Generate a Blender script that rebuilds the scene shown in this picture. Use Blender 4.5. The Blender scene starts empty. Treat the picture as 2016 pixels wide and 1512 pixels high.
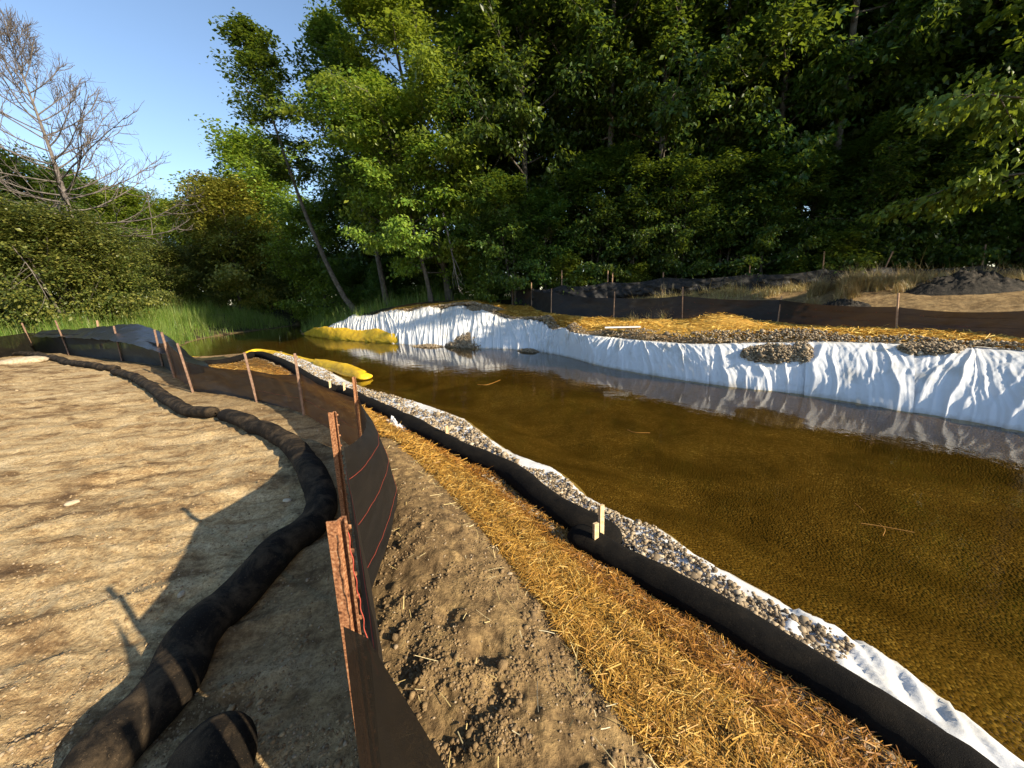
import bpy, math, random
import numpy as np
from mathutils import Matrix, Vector

# ---------------------------------------------------------------- camera, sky, sun, exposure
scn = bpy.context.scene
col = scn.collection
FPX = 757.0; PITCH = math.radians(13.0); ROLL = math.radians(2.0); CAMZ = 2.25
R0 = Vector((1, 0, 0)); FW = Vector((0, math.cos(PITCH), -math.sin(PITCH))); D0 = Vector((0, -math.sin(PITCH), -math.cos(PITCH)))
cr, sr = math.cos(ROLL), math.sin(ROLL)
RX = R0 * cr + D0 * sr; DN = -R0 * sr + D0 * cr
cam = bpy.data.objects.new('camera', bpy.data.cameras.new('camera'))
cam.data.sensor_width = 36.0; cam.data.lens = FPX / 2016 * 36
cam.data.clip_start = 0.05; cam.data.clip_end = 5000
mw = Matrix.Identity(4)
for i, v in enumerate((RX, -DN, -FW)):
    for r in range(3): mw[r][i] = v[r]
mw[2][3] = CAMZ
cam.matrix_world = mw
col.objects.link(cam); scn.camera = cam

SUN_AZ = math.radians(123.0); SUN_EL = math.radians(26.0)
w = bpy.data.worlds.new('World'); scn.world = w; w.use_nodes = True
wn = w.node_tree; wn.nodes.clear()
sky = wn.nodes.new('ShaderNodeTexSky'); sky.sky_type = 'NISHITA'; sky.sun_disc = False
sky.sun_elevation = SUN_EL; sky.sun_rotation = SUN_AZ; sky.altitude = 200; sky.air_density = 1.0; sky.dust_density = 0.35; sky.ozone_density = 1.6
bg = wn.nodes.new('ShaderNodeBackground'); bg.inputs['Strength'].default_value = 0.115
wo = wn.nodes.new('ShaderNodeOutputWorld')
wn.links.new(sky.outputs[0], bg.inputs[0]); wn.links.new(bg.outputs[0], wo.inputs[0])
sun = bpy.data.objects.new('sun', bpy.data.lights.new('sun', 'SUN'))
sun.data.energy = 5.0; sun.data.angle = math.radians(0.53); sun.data.color = (1.0, 0.87, 0.66)
sd = Vector((math.sin(SUN_AZ) * math.cos(SUN_EL), math.cos(SUN_AZ) * math.cos(SUN_EL), math.sin(SUN_EL)))
sun.rotation_euler = sd.to_track_quat('Z', 'Y').to_euler(); sun.location = (20, -15, 20)
col.objects.link(sun)
vs = scn.view_settings
vs.view_transform = 'Standard'; vs.look = 'None'; vs.gamma = 1.0; vs.use_curve_mapping = False; vs.exposure = 1.0
scn.render.engine = 'CYCLES'
cy = scn.cycles
cy.max_bounces = 8; cy.diffuse_bounces = 3; cy.glossy_bounces = 3; cy.transmission_bounces = 4; cy.transparent_max_bounces = 12
cy.caustics_reflective = False; cy.caustics_refractive = False
cy.sample_clamp_indirect = 6.0
cy.use_denoising = True
try: cy.denoiser = 'OPENIMAGEDENOISE'
except Exception: pass

# ---------------------------------------------------------------- pixel helpers (photo pixel -> direction -> place)
def ray(u, v):
    a, b = u - 1008, v - 756
    a, b = a * cr - b * sr, a * sr + b * cr
    return np.array([a, FPX * math.cos(PITCH) - b * math.sin(PITCH), -(FPX * math.sin(PITCH) + b * math.cos(PITCH))])
def at(u, v, z):
    r = ray(u, v); t = (z - CAMZ) / r[2]
    return np.array([0, 0, CAMZ]) + r * t
def atd(u, v, d):
    return np.array([0, 0, CAMZ]) + ray(u, v) * (d / FPX)
def depth(p):
    return p[1] * math.cos(PITCH) - (p[2] - CAMZ) * math.sin(PITCH)

# ---------------------------------------------------------------- noise and curves
def _hash(ix, iy, seed):
    h = (ix.astype(np.int64) * 374761393 + iy.astype(np.int64) * 668265263 + seed * 1442695041) & 0xffffffff
    h = ((h ^ (h >> 13)) * 1274126177) & 0xffffffff
    return ((h ^ (h >> 16)) & 0xffff) / 65535.0 * 2 * np.pi
def perlin(x, y, seed=0):
    x = np.asarray(x, float); y = np.asarray(y, float)
    x0 = np.floor(x); y0 = np.floor(y); fx = x - x0; fy = y - y0
    u = fx * fx * fx * (fx * (fx * 6 - 15) + 10); v = fy * fy * fy * (fy * (fy * 6 - 15) + 10)
    def g(i, j):
        a = _hash(x0 + i, y0 + j, seed)
        return np.cos(a) * (fx - i) + np.sin(a) * (fy - j)
    return (g(0, 0) * (1 - u) + g(1, 0) * u) * (1 - v) + (g(0, 1) * (1 - u) + g(1, 1) * u) * v
def fbm(x, y, oct=4, seed=0, gain=0.5):
    s = 0; a = 1; f = 1
    for i in range(oct):
        s = s + a * perlin(np.asarray(x) * f, np.asarray(y) * f, seed + i * 17); a *= gain; f *= 2.03
    return s
def smooth01(x):
    x = np.clip(x, 0, 1); return x * x * (3 - 2 * x)
def crv(P, n=200):
    """Catmull-Rom through P resampled to n points evenly by length"""
    P = np.asarray(P, float)
    Q = np.vstack([2 * P[0] - P[1], P, 2 * P[-1] - P[-2]])
    out = []
    for i in range(1, len(Q) - 2):
        t = np.linspace(0, 1, 24, endpoint=False)[:, None]
        p0, p1, p2, p3 = Q[i - 1], Q[i], Q[i + 1], Q[i + 2]
        out.append(0.5 * ((2 * p1) + (-p0 + p2) * t + (2 * p0 - 5 * p1 + 4 * p2 - p3) * t * t + (-p0 + 3 * p1 - 3 * p2 + p3) * t ** 3))
    C = np.vstack(out + [P[-1:]])
    s = np.r_[0, np.cumsum(np.linalg.norm(np.diff(C, axis=0), axis=1))]
    q = np.linspace(0, s[-1], n)
    return np.stack([np.interp(q, s, C[:, k]) for k in range(C.shape[1])], 1)
def along(C, s):
    """sample polyline C at s in 0..1"""
    x = np.asarray(s) * (len(C) - 1); i = np.clip(np.floor(x).astype(int), 0, len(C) - 2); f = (x - i)[:, None]
    return C[i] * (1 - f) + C[i + 1] * f
def clen(C): return float(np.linalg.norm(np.diff(C, axis=0), axis=1).sum())
def sdist(X, Y, C):
    """distance to a polyline and side (+ = left of its direction)"""
    C = C[:, :2]; best = np.full(X.shape, 1e9); side = np.zeros(X.shape)
    for a, b in zip(C[:-1], C[1:]):
        d = b - a; L = d @ d + 1e-12
        t = np.clip(((X - a[0]) * d[0] + (Y - a[1]) * d[1]) / L, 0, 1)
        ex = X - a[0] - t * d[0]; ey = Y - a[1] - t * d[1]
        q = ex * ex + ey * ey; m = q < best
        best = np.where(m, q, best); side = np.where(m, d[0] * ey - d[1] * ex, side)
    return np.sqrt(best), np.sign(side)
def near_z(X, Y, C):
    best = np.full(X.shape, 1e9); z = np.zeros(X.shape)
    for p in C:
        q = (X - p[0]) ** 2 + (Y - p[1]) ** 2; m = q < best
        best = np.where(m, q, best); z = np.where(m, p[2], z)
    return z
def inside(X, Y, P):
    r = np.zeros(X.shape, bool); j = len(P) - 1
    for i in range(len(P)):
        xi, yi = P[i][:2]; xj, yj = P[j][:2]
        c = ((yi > Y) != (yj > Y)) & (X < (xj - xi) * (Y - yi) / (yj - yi + 1e-12) + xi)
        r ^= c; j = i
    return r

# ---------------------------------------------------------------- the lines the place is laid out on
px = lambda L, z: np.array([at(u, v, z) for u, v in L])
NEAR_W = np.vstack([[[4.2, -6, 0], [3.1, -2, 0], [2.55, 0.3, 0]],
    px([(1950, 1490), (1850, 1405), (1750, 1325), (1660, 1270), (1570, 1230), (1530, 1200), (1470, 1165), (1400, 1130), (1360, 1110), (1330, 1084), (1290, 1052), (1245, 1043), (1180, 1010), (1150, 985), (1125, 955), (1090, 932), (1048, 920), (1000, 897), (965, 873), (930, 846), (870, 815), (800, 792), (744, 779), (709, 768), (673, 750), (634, 727), (590, 707), (555, 697), (520, 691), (480, 698), (440, 702), (384, 707)], 0)])
FAR_W = np.vstack([[[11.5, -6, 0], [9.6, 0.5, 0]], px([(2016, 850), (1880, 825), (1600, 778), (1400, 755), (1200, 722), (1050, 690), (860, 682), (740, 673), (600, 660)], 0), [[-17.0, 33, 0], [-18.0, 41, 0], [-26, 70, 0], [-30, 100, 0]]])
LEFT_W = np.array([[-15.6, 18.2, 0], [-18.2, 21.0, 0], [-21.5, 26.5, 0], [-22.5, 32, 0], [-22.5, 41, 0], [-33, 70, 0], [-38, 100, 0]])
_q = crv(np.vstack([NEAR_W, LEFT_W]), 900); _y = _q[:, 1]; _keep = np.where((_y > .5) & (_y < 8.5) & (_q[:, 0] < 4), np.arange(900) % 6 == 0, np.arange(900) % 18 == 0)
WATER_POLY = np.vstack([crv(FAR_W, 90), _q[_keep][::-1]])
SHORE = np.vstack([WATER_POLY, WATER_POLY[:1]])
SOCK_A = px([(1122, 1046), (1250, 1110), (1400, 1190), (1560, 1280), (1700, 1370), (1850, 1470), (1960, 1550)], .34)
SOCK_B = px([(662, 762), (720, 790), (800, 827), (900, 880), (1000, 922), (1060, 970), (1120, 1010), (1180, 1034), (1225, 1050)], .34)
SOCK_C = px([(396, 716), (440, 712), (486, 700), (500, 695), (530, 700), (567, 716), (590, 730), (625, 750), (660, 768)], .36)
STRAW_L = np.vstack([px([(395, 722), (470, 735), (560, 752), (640, 790), (720, 835), (830, 920), (950, 1050), (1070, 1200), (1200, 1400), (1290, 1512)], .5), [[.62, .5, .5], [.9, -2, .5]]])
SOCK_R = np.vstack([SOCK_C[:-1], SOCK_B[1:-2], SOCK_A[1:], [[2.0, .3, .34], [2.4, -2, .34]]])
FENCE_BASE = [(-12, 706), (69, 693), (137, 699), (240, 711), (320, 721), (344, 744), (381, 773), (507, 794), (599, 821)]
FB = np.vstack([px(FENCE_BASE, .45), [[-1.80, 4.25, .45], [-.93, 1.86, .5], [-.40, .69, .55], [.50, -.16, .6], [.9, -2.0, .6]]])
SOCK_L1 = np.vstack([px([(440, 815), (500, 838), (570, 870), (612, 930), (632, 1000), (560, 1080), (450, 1180), (375, 1260), (330, 1350), (230, 1450), (130, 1560)], .5)])
SOCK_L2 = px([(225, 733), (255, 740), (300, 765), (360, 805), (425, 817)], .5)
SOCK_L3 = px([(30, 697), (75, 700), (130, 714), (180, 723), (232, 728)], .5)
SOCK_L0 = px([(440, 1395), (420, 1450), (390, 1530), (350, 1650)], .62)
# far bank: top edge of the white sheets, base of the long fence
TOPD = [(2200, 700, 1.0), (2016, 688, 1.0), (1900, 682, 1.0), (1700, 674, 1.0), (1500, 673, .94), (1350, 677, .83), (1200, 664, .80), (1130, 655, .86)]
TAR_T = np.vstack([[[12.6, -6, 1.0], [11.0, 1.5, 1.0]], [at(u, v, z) for u, v, z in TOPD[1:]],
                   [atd(u, v, d) for u, v, d in [(1060, 636, 16.9), (1000, 622, 18.4), (940, 608, 19.9), (900, 601, 20.6), (860, 607, 21.2), (790, 613, 22.0), (730, 620, 23.6), (690, 624, 25.2), (640, 643, 26.8), (612, 653, 27.8)]]])
FARF = [(2260, 690, 1.0), (2016, 671, 1.0), (1764, 657, 1.0), (1531, 636, 1.05), (1344, 629, 1.1), (1209, 629, 1.12), (1086, 620, 1.32), (1011, 603, 1.66)]
FARF_B = np.array([at(*q) for q in FARF])
REARD = [(1046, 568, 19), (1106, 561, 18.5), (1196, 555, 18), (1306, 546, 17.5), (1477, 539, 17), (1623, 529, 16.2), (1730, 525, 15.8), (1935, 522, 15.5), (2100, 524, 15.5)]
REAR_T = np.array([atd(*q) for q in REARD])
ctrl = []
def add(P, dz=None, n=None, z=None):
    P = np.asarray(P, float)
    if n: P = crv(P, n)
    for p in P: ctrl.append((p[0], p[1], p[2] + (dz or 0) if z is None else z))
add(NEAR_W, n=34, z=0.0); add(FAR_W[:-2], n=26, z=0.0); add(LEFT_W[:-2], n=7, z=0.0)
add(SOCK_R, n=30, z=.21); add(STRAW_L, n=20, z=.50); add(FB, n=24, z=.45)
add(SOCK_L1[:-1], n=10, z=.40); add(SOCK_L2, n=4, z=.40); add(SOCK_L3, n=4, z=.42)
crest = 0.5 * (crv(STRAW_L[4:], 12) + crv(FB[8:][:, :], 12)); add(crest[2:], z=.60)
add(TAR_T, n=26, dz=-.05); add(FARF_B, n=14)
add(np.c_[REAR_T[:, :2], REAR_T[:, 2] - .82])
mid = 0.5 * (crv(TAR_T[1:10], 8) + crv(FARF_B, 8)); add(mid, dz=.03)
for u, v, d in [(1560, 585, 14.6), (1640, 566, 13.4), (1720, 560, 13), (1800, 558, 12.8), (1900, 560, 12.4), (2016, 562, 12.0), (1380, 578, 16.8), (1290, 584, 17.2), (1450, 580, 15.8)]:
    p = atd(u, v, d); ctrl.append(tuple(p))
for p in [(-6, 3, .42), (-12, 6, .48), (-25, 10, .6), (-8, -4, .45), (-3, -3, .5), (0, -4, .6), (1.4, -3, .5), (-3.4, 2.6, .38), (-4.5, 4.2, .38), (-3, .5, .44), (-20, -10, .6),
          (-19, 17.5, .5), (-22, 21, .55), (-24, 24, .7), (-25, 30, .9), (-30, 22, 1.0), (-45, 20, 1.4), (-60, 60, 2.2), (-30, 45, 1.8), (-45, 80, 2.2), (-26, 37, 1.3), (-34, 33, 1.7),
          (30, 18, 2.3), (24, 26, 2.3), (12, 26, 2.1), (5, 27, 1.7), (20, 45, 2.3), (0, 40, 1.4), (-8, 30, 1.1), (-10, 38, .9), (-12, 55, 1.2), (30, 0, 2.0), (22, -8, 1.8), (40, -20, 2), (15, -6, 1.5),
          (-100, 0, 1), (-100, 100, 2), (0, 110, 2), (100, 100, 3), (100, 0, 3), (0, -100, 1), (-80, -80, 1), (80, -80, 2)]:
    ctrl.append(p)
ctrl = np.array(ctrl)
_c2 = 0.35 ** 2
def _phi(X, Y): return np.sqrt((X[:, None] - ctrl[None, :, 0]) ** 2 + (Y[:, None] - ctrl[None, :, 1]) ** 2 + _c2)
_A = _phi(ctrl[:, 0], ctrl[:, 1]); _A[np.diag_indices(len(ctrl))] -= 0.02
_m = 0.8
_W = np.linalg.solve(_A.astype(float), ctrl[:, 2] - _m)
BANK = np.vstack([crv(FAR_W[:-4], 60) + np.array([-.38, -.24, 0]), crv(TAR_T, 60)[::-1]]); BANKL = np.vstack([BANK, BANK[:1]])
FBc = crv(FB, 70); SLc = crv(STRAW_L, 60); SRc = crv(SOCK_R, 70); FWc = crv(FAR_W, 60); TTc = crv(TAR_T, 60); TT200 = crv(TAR_T, 160)
def ter(X, Y, zones=False):
    X = np.atleast_1d(np.asarray(X, float)); Y = np.atleast_1d(np.asarray(Y, float))
    Z = np.empty_like(X)
    for i in range(0, len(X), 20000):
        Z[i:i + 20000] = _phi(X[i:i + 20000], Y[i:i + 20000]) @ _W + _m
    R = np.hypot(X, Y)
    ds, _ = sdist(X, Y, SHORE); ins = inside(X, Y, WATER_POLY)
    db, _ = sdist(X, Y, BANKL); ib = inside(X, Y, BANK)
    land = np.where(ib, Z, np.maximum(Z, np.minimum(.03 + .12 * ds, .25)))
    m = ib & (R < 40)
    if m.any():
        a1, _ = sdist(X[m], Y[m], FWc); a2, _ = sdist(X[m], Y[m], TTc); zt = near_z(X[m], Y[m], TT200)
        land[m] = zt * a1 / (a1 + a2 + 1e-6) - .10 - np.minimum(.25, .6 * db[m])
    k = smooth01((R - 75) / 60); land = land * (1 - k) + (1.2 + 2.0 * fbm(X / 90, Y / 90, 3, 5)) * k
    land = np.where(R > 75, np.maximum(land, .4), land)
    bed = -np.minimum(.42, .30 * ds) + .035 * fbm(X * 1.1, Y * 1.1, 3, 9)
    df, sf = sdist(X, Y, FBc); dl, sl = sdist(X, Y, SLc); dr, srr = sdist(X, Y, SRc)
    # sides: fence runs from far left to the camera; + is the water side
    left = (sf < 0) & (R < 70) & (X < 2)
    berm = (sf > 0) & (sl < 0) & (R < 25) & ~ins
    straw = (sl > 0) & (srr < 0) & (R < 25) & ~ins
    c, s = math.cos(.42), math.sin(.42)
    a, b = X * c + Y * s, -X * s + Y * c
    lf = np.clip(df / .6, 0, 1)
    nl = lf * (.03 * (1 - np.abs(perlin(a * .22, b * 1.7, 36)) * 2) ** 3 + .022 * (1 - np.abs(perlin(a * .5 + 3, b * 3.4, 37)) * 2) ** 5 + .045 * fbm(a * .55, b * 1.6, 3, 21) + .035 * np.abs(perlin(a * .35, b * 2.6, 31)) + .028 * fbm(X * 4.2, Y * 4.2, 5, 41, .6) + .009 * fbm(X * 19, Y * 19, 2, 43) + .02 * np.clip(perlin(a * 1.1, b * 7, 44), 0, 1))
    cl = np.clip(fbm(X * 6, Y * 6, 3, 51) - .05, 0, 1)
    nb = .025 * fbm(X * 2.2, Y * 2.2, 3, 47) + .035 * cl + .012 * fbm(X * 14, Y * 14, 3, 53)
    hole = np.zeros_like(X)
    for hx, hy, rr, dp in HOLES:
        q = np.hypot(X - hx, (Y - hy) * .7) / rr
        q = q * (1 + .5 * perlin(X * 13, Y * 13, 14)); hole -= .6 * dp * np.exp(-q ** 2)
    ns = .012 * np.sin(dl * 19 + 3 * perlin(X * 1.3, Y * 1.3, 61)) + .035 * fbm(X * 1.7, Y * 1.7, 3, 63)
    ng = .05 * fbm(X * .7, Y * .7, 3, 71) + .02 * fbm(X * 4, Y * 4, 3, 73)
    n = np.where(left, nl, np.where(berm, nb + hole, np.where(straw, ns * np.clip(dl / .1, 0, 1) * np.clip(dr / .12, 0, 1), ng * np.clip(ds / .8, 0, 1))))
    z = np.where(ins, bed, land + n)
    if zones: return z, left, berm, straw, ins, ds
    return z
HOLES = [tuple(at(u, v, .58)[:2]) + (r, d) for u, v, r, d in [(880, 1212, .05, .05), (955, 1275, .07, .09), (968, 1365, .05, .06), (845, 1130, .06, .04), (1080, 1180, .06, .03), (780, 1300, .08, .04), (900, 1440, .06, .05), (760, 1060, .12, .08)]]
def ter1(x, y): return float(ter([x], [y])[0])

# ---------------------------------------------------------------- mesh and object helpers
def mesh(name, V, F, mats=(), smooth=True):
    """V (n,3); F one array (m,3) or (m,4), or a list of such arrays / of index lists"""
    me = bpy.data.meshes.new(name)
    V = np.asarray(V, np.float32)
    if isinstance(F, np.ndarray): F = [F]
    if len(F) and not isinstance(F[0], np.ndarray):
        me.from_pydata(V.tolist(), [], [list(f) for f in F])
    else:
        F = [f for f in F if len(f)]
        li = np.concatenate([f.ravel() for f in F]).astype(np.int32)
        tot = np.concatenate([np.full(len(f), f.shape[1], np.int32) for f in F])
        st = np.r_[0, np.cumsum(tot)[:-1]].astype(np.int32)
        me.vertices.add(len(V)); me.vertices.foreach_set('co', V.ravel())
        me.loops.add(len(li)); me.loops.foreach_set('vertex_index', li)
        me.polygons.add(len(tot)); me.polygons.foreach_set('loop_start', st)
        try: me.polygons.foreach_set('loop_total', tot)
        except Exception: pass
        me.update(calc_edges=True)
    for m in mats: me.materials.append(m)
    if smooth: me.polygons.foreach_set('use_smooth', np.ones(len(me.polygons), bool))
    me.update()
    return me
def obj(name, me, parent=None, loc=None, **tags):
    o = bpy.data.objects.new(name, me); col.objects.link(o)
    if parent is not None: o.parent = parent
    if loc is not None: o.location = loc
    for k, v in tags.items(): o[k] = v
    return o
def thing(name, label, cat, loc=(0, 0, 0), group=None, rz=0.0, scale=None):
    o = bpy.data.objects.new(name, None); col.objects.link(o); o.location = loc; o.rotation_euler = (0, 0, rz)
    o.empty_display_size = .2
    if scale is not None: o.scale = scale if hasattr(scale, '__len__') else (scale,) * 3
    o['label'] = label; o['category'] = cat
    if group: o['group'] = group
    return o
def gridF(nu, nv, wrap=False):
    i = np.arange(nu - 1)[:, None] * nv
    j = np.arange(nv if wrap else nv - 1)[None, :]
    a = i + j; b = i + (j + 1) % nv
    return np.stack([a, b, b + nv, a + nv], -1).reshape(-1, 4)
def frames(C):
    T = np.gradient(C, axis=0); T /= np.linalg.norm(T, axis=1)[:, None] + 1e-9
    S = np.cross(T, [0, 0, 1.0]); S /= np.linalg.norm(S, axis=1)[:, None] + 1e-9
    U = np.cross(S, T)
    return T, S, U
def tube(C, R, k=8, cap=True):
    """tube around polyline C with radius array R; verts, quads, (caps as n-gon lists skipped: ends are pinched)"""
    C = np.asarray(C, float); R = np.broadcast_to(np.asarray(R, float), (len(C),))
    T = np.gradient(C, axis=0); T /= np.linalg.norm(T, axis=1)[:, None] + 1e-9
    ref = np.array([0, 0, 1.0]) if abs(T[:, 2]).mean() < .8 else np.array([1.0, 0, 0])
    S = np.cross(T, ref); S /= np.linalg.norm(S, axis=1)[:, None] + 1e-9
    U = np.cross(S, T)
    th = np.linspace(0, 2 * np.pi, k, endpoint=False)
    V = C[:, None] + R[:, None, None] * (np.cos(th)[None, :, None] * S[:, None] + np.sin(th)[None, :, None] * U[:, None])
    return V.reshape(-1, 3), gridF(len(C), k, True)
class Acc:
    """collects pieces of one mesh"""
    def __init__(s): s.V = []; s.F = {3: [], 4: []}; s.n = 0
    def add(s, V, F):
        F = np.asarray(F); s.V.append(np.asarray(V, float)); s.F[F.shape[1]].append(F + s.n); s.n += len(V)
    def mesh(s, name, mats=(), smooth=True):
        return mesh(name, np.vstack(s.V), [np.vstack(f) for f in s.F.values() if f], mats, smooth)
BOXF = np.array([[0, 3, 2, 1], [4, 5, 6, 7], [0, 1, 5, 4], [1, 2, 6, 5], [2, 3, 7, 6], [3, 0, 4, 7]])
def prism(prof, p0, p1, xaxis):
    """extrude a closed 2-D profile from p0 to p1"""
    p0 = np.asarray(p0, float); p1 = np.asarray(p1, float); T = p1 - p0; T /= np.linalg.norm(T)
    X = np.asarray(xaxis, float); X = X - T * (X @ T); X /= np.linalg.norm(X); Y = np.cross(T, X)
    n = len(prof); pr = np.asarray(prof, float)
    V = np.vstack([p0 + pr[:, :1] * X + pr[:, 1:] * Y, p1 + pr[:, :1] * X + pr[:, 1:] * Y])
    return V, [list(range(n))[::-1], list(range(n, 2 * n))] + [[i, (i + 1) % n, n + (i + 1) % n, n + i] for i in range(n)]

# ---------------------------------------------------------------- materials
def new_mat(name):
    m = bpy.data.materials.new(name); m.use_nodes = True; nt = m.node_tree; nt.nodes.clear()
    out = nt.nodes.new('ShaderNodeOutputMaterial')
    return m, nt, out
class NT:
    def __init__(s, nt): s.nt = nt
    def n(s, t, **k):
        nd = s.nt.nodes.new('ShaderNode' + t)
        for a, v in k.items():
            if a[0] == '_': setattr(nd, a[1:], v)
            else:
                key = a.replace('__', ' ')
                key = int(key[1:]) if key[0] == 'i' and key[1:].isdigit() else key
                s.set(nd.inputs[key], v)
        return nd
    def set(s, inp, v):
        if isinstance(v, bpy.types.NodeSocket): s.nt.links.new(v, inp)
        elif isinstance(v, bpy.types.Node): s.nt.links.new(v.outputs[0], inp)
        else:
            if isinstance(v, (tuple, list)) and len(v) == 3 and inp.type == 'RGBA': v = (*v, 1)
            inp.default_value = v
    def mix(s, f, a, b, mode='MIX'):
        nd = s.nt.nodes.new('ShaderNodeMix'); nd.data_type = 'RGBA'; nd.blend_type = mode
        s.set(nd.inputs[0], f); s.set(nd.inputs[6], a); s.set(nd.inputs[7], b)
        return nd.outputs[2]
    def math(s, op, a, b=0.0, c=0.0):
        nd = s.nt.nodes.new('ShaderNodeMath'); nd.operation = op
        s.set(nd.inputs[0], a); s.set(nd.inputs[1], b); s.set(nd.inputs[2], c)
        return nd.outputs[0]
    def ramp(s, f, stops):
        nd = s.nt.nodes.new('ShaderNodeValToRGB'); s.set(nd.inputs[0], f)
        e = nd.color_ramp.elements
        while len(e) < len(stops): e.new(.5)
        for q, (p, c) in zip(e, stops): q.position = p; q.color = (*c, 1) if len(c) == 3 else c
        return nd.outputs[0]
    def noise(s, scale, vec=None, detail=4, rough=.55, dist=0.0):
        nd = s.n('TexNoise', Scale=scale, Detail=detail, Roughness=rough, Distortion=dist)
        if vec is not None: s.set(nd.inputs['Vector'], vec)
        return nd.outputs['Fac']
    def map(s, scale=(1, 1, 1), rot=(0, 0, 0), vec=None):
        nd = s.n('Mapping'); nd.inputs['Scale'].default_value = scale; nd.inputs['Rotation'].default_value = rot
        s.set(nd.inputs['Vector'], vec if vec is not None else s.geo())
        return nd.outputs[0]
    def geo(s):
        return s.n('NewGeometry').outputs['Position']
    def bump(s, h, strength, dist):
        return s.n('Bump', Strength=strength, Distance=dist, Height=h).outputs[0]
def simple(name, cols, rough=.8, scale=8.0, bump=0.0, bscale=60.0, bdist=.004, spec=.3, metal=0.0, island=False, detail=5, sheen=0):
    m, nt, out = new_mat(name); g = NT(nt)
    pos = g.geo()
    if island: f = g.n('NewGeometry').outputs['Random Per Island']
    else: f = g.noise(scale, pos, detail)
    lo = .0 if island else .3; hi = 1. if island else .7
    c = g.ramp(f, [(lo + (hi - lo) * i / max(1, len(cols) - 1), q) for i, q in enumerate(cols)])
    b = g.n('BsdfPrincipled', Base__Color=c, Roughness=rough, Metallic=metal); b.inputs['Specular IOR Level'].default_value = spec
    if sheen: b.inputs['Sheen Weight'].default_value = sheen
    if bump: g.set(b.inputs['Normal'], g.bump(g.noise(bscale, pos, 5, .65), bump, bdist))
    nt.links.new(b.outputs[0], out.inputs[0])
    return m
M = {}
# ground
m, nt, out = new_mat('ground'); g = NT(nt)
pos = g.geo()
zone = g.n('VertexColor', _layer_name='zone'); sep = g.n('SeparateColor', Color=zone.outputs['Color'])
berm_f, bed_f, veg_f, straw_f = sep.outputs[0], sep.outputs[1], sep.outputs[2], zone.outputs['Alpha']
warp = g.noise(.8, pos, 3)
stv = g.map((.5, 1.3, 1), (0, 0, -.42))
st = g.noise(1.5, stv, 10, .70, 1.4)
patch = g.noise(.8, pos, 9, .68, 1.6)
fine = g.noise(38, pos, 6, .7)
fine2 = g.noise(9, pos, 6, .65)
dirt_f = g.math('ADD', g.math('MULTIPLY', st, .72), g.math('MULTIPLY', patch, .30))
mid2 = g.noise(3.2, g.map((.6, 1.6, 1), (0, 0, -.42)), 7, .68, .4)
dirt_f = g.math('ADD', dirt_f, g.math('MULTIPLY', g.math('SUBTRACT', fine2, .5), .22))
dirt_f = g.math('ADD', dirt_f, g.math('MULTIPLY', g.math('SUBTRACT', mid2, .5), .34))
dirt = g.ramp(dirt_f, [(.36, (.11, .062, .027)), (.43, (.225, .140, .064)), (.475, (.37, .248, .118)), (.53, (.51, .365, .182)), (.66, (.64, .49, .28))])
grain = g.noise(95, pos, 3, .7)
dirt = g.mix(g.math('MULTIPLY', g.ramp(fine, [(.36, (1, 1, 1)), (.56, (0, 0, 0))]), .62), dirt, (.12, .07, .032))
dirt = g.mix(g.math('MULTIPLY', g.ramp(grain, [(.40, (1, 1, 1)), (.52, (0, 0, 0))]), .22), dirt, (.10, .06, .03))
dirt = g.mix(g.math('MULTIPLY', g.ramp(grain, [(.60, (0, 0, 0)), (.68, (1, 1, 1))]), .30), dirt, (.72, .56, .33))
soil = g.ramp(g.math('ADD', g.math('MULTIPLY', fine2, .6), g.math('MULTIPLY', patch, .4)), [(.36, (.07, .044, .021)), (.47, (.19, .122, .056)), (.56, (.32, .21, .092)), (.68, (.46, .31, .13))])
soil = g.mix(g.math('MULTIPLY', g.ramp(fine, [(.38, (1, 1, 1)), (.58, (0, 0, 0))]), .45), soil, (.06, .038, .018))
vor = g.n('TexVoronoi', Scale=44.0); g.set(vor.inputs['Vector'], pos)
vor2 = g.n('TexVoronoi', Scale=21.0); g.set(vor2.inputs['Vector'], pos)
pebc = g.n('SeparateColor', Color=vor.outputs['Color']).outputs[0]
bedc = g.ramp(pebc, [(0, (.11, .080, .034)), (.5, (.165, .120, .054)), (.85, (.22, .168, .082)), (1, (.34, .28, .16))])
bedc = g.mix(g.ramp(g.noise(.55, pos, 7, .62, .8), [(.40, (.0, .0, .0)), (.60, (.85, .85, .85))]), bedc, (.085, .062, .022))
veg = g.ramp(g.noise(1.4, pos, 6), [(.3, (.022, .022, .010)), (.55, (.055, .048, .022)), (.75, (.12, .10, .05))])
strw = g.ramp(g.noise(20, pos, 5), [(.3, (.06, .03, .008)), (.6, (.17, .09, .02))])
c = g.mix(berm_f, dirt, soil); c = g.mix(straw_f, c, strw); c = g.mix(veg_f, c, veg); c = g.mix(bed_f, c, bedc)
h = g.math('MULTIPLY', g.math('ADD', g.math('MULTIPLY', fine, .5), g.math('MULTIPLY', fine2, .8)), g.math('MULTIPLY_ADD', bed_f, -.7, 1.0))
h = g.math('SUBTRACT', h, g.math('MULTIPLY', g.math('MULTIPLY', vor.outputs['Distance'], .45), bed_f))
b = g.n('BsdfPrincipled', Base__Color=c, Roughness=.92); b.inputs['Specular IOR Level'].default_value = .15
g.set(b.inputs['Normal'], g.bump(h, 1.0, .03))
nt.links.new(b.outputs[0], out.inputs[0]); M['ground'] = m
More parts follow.
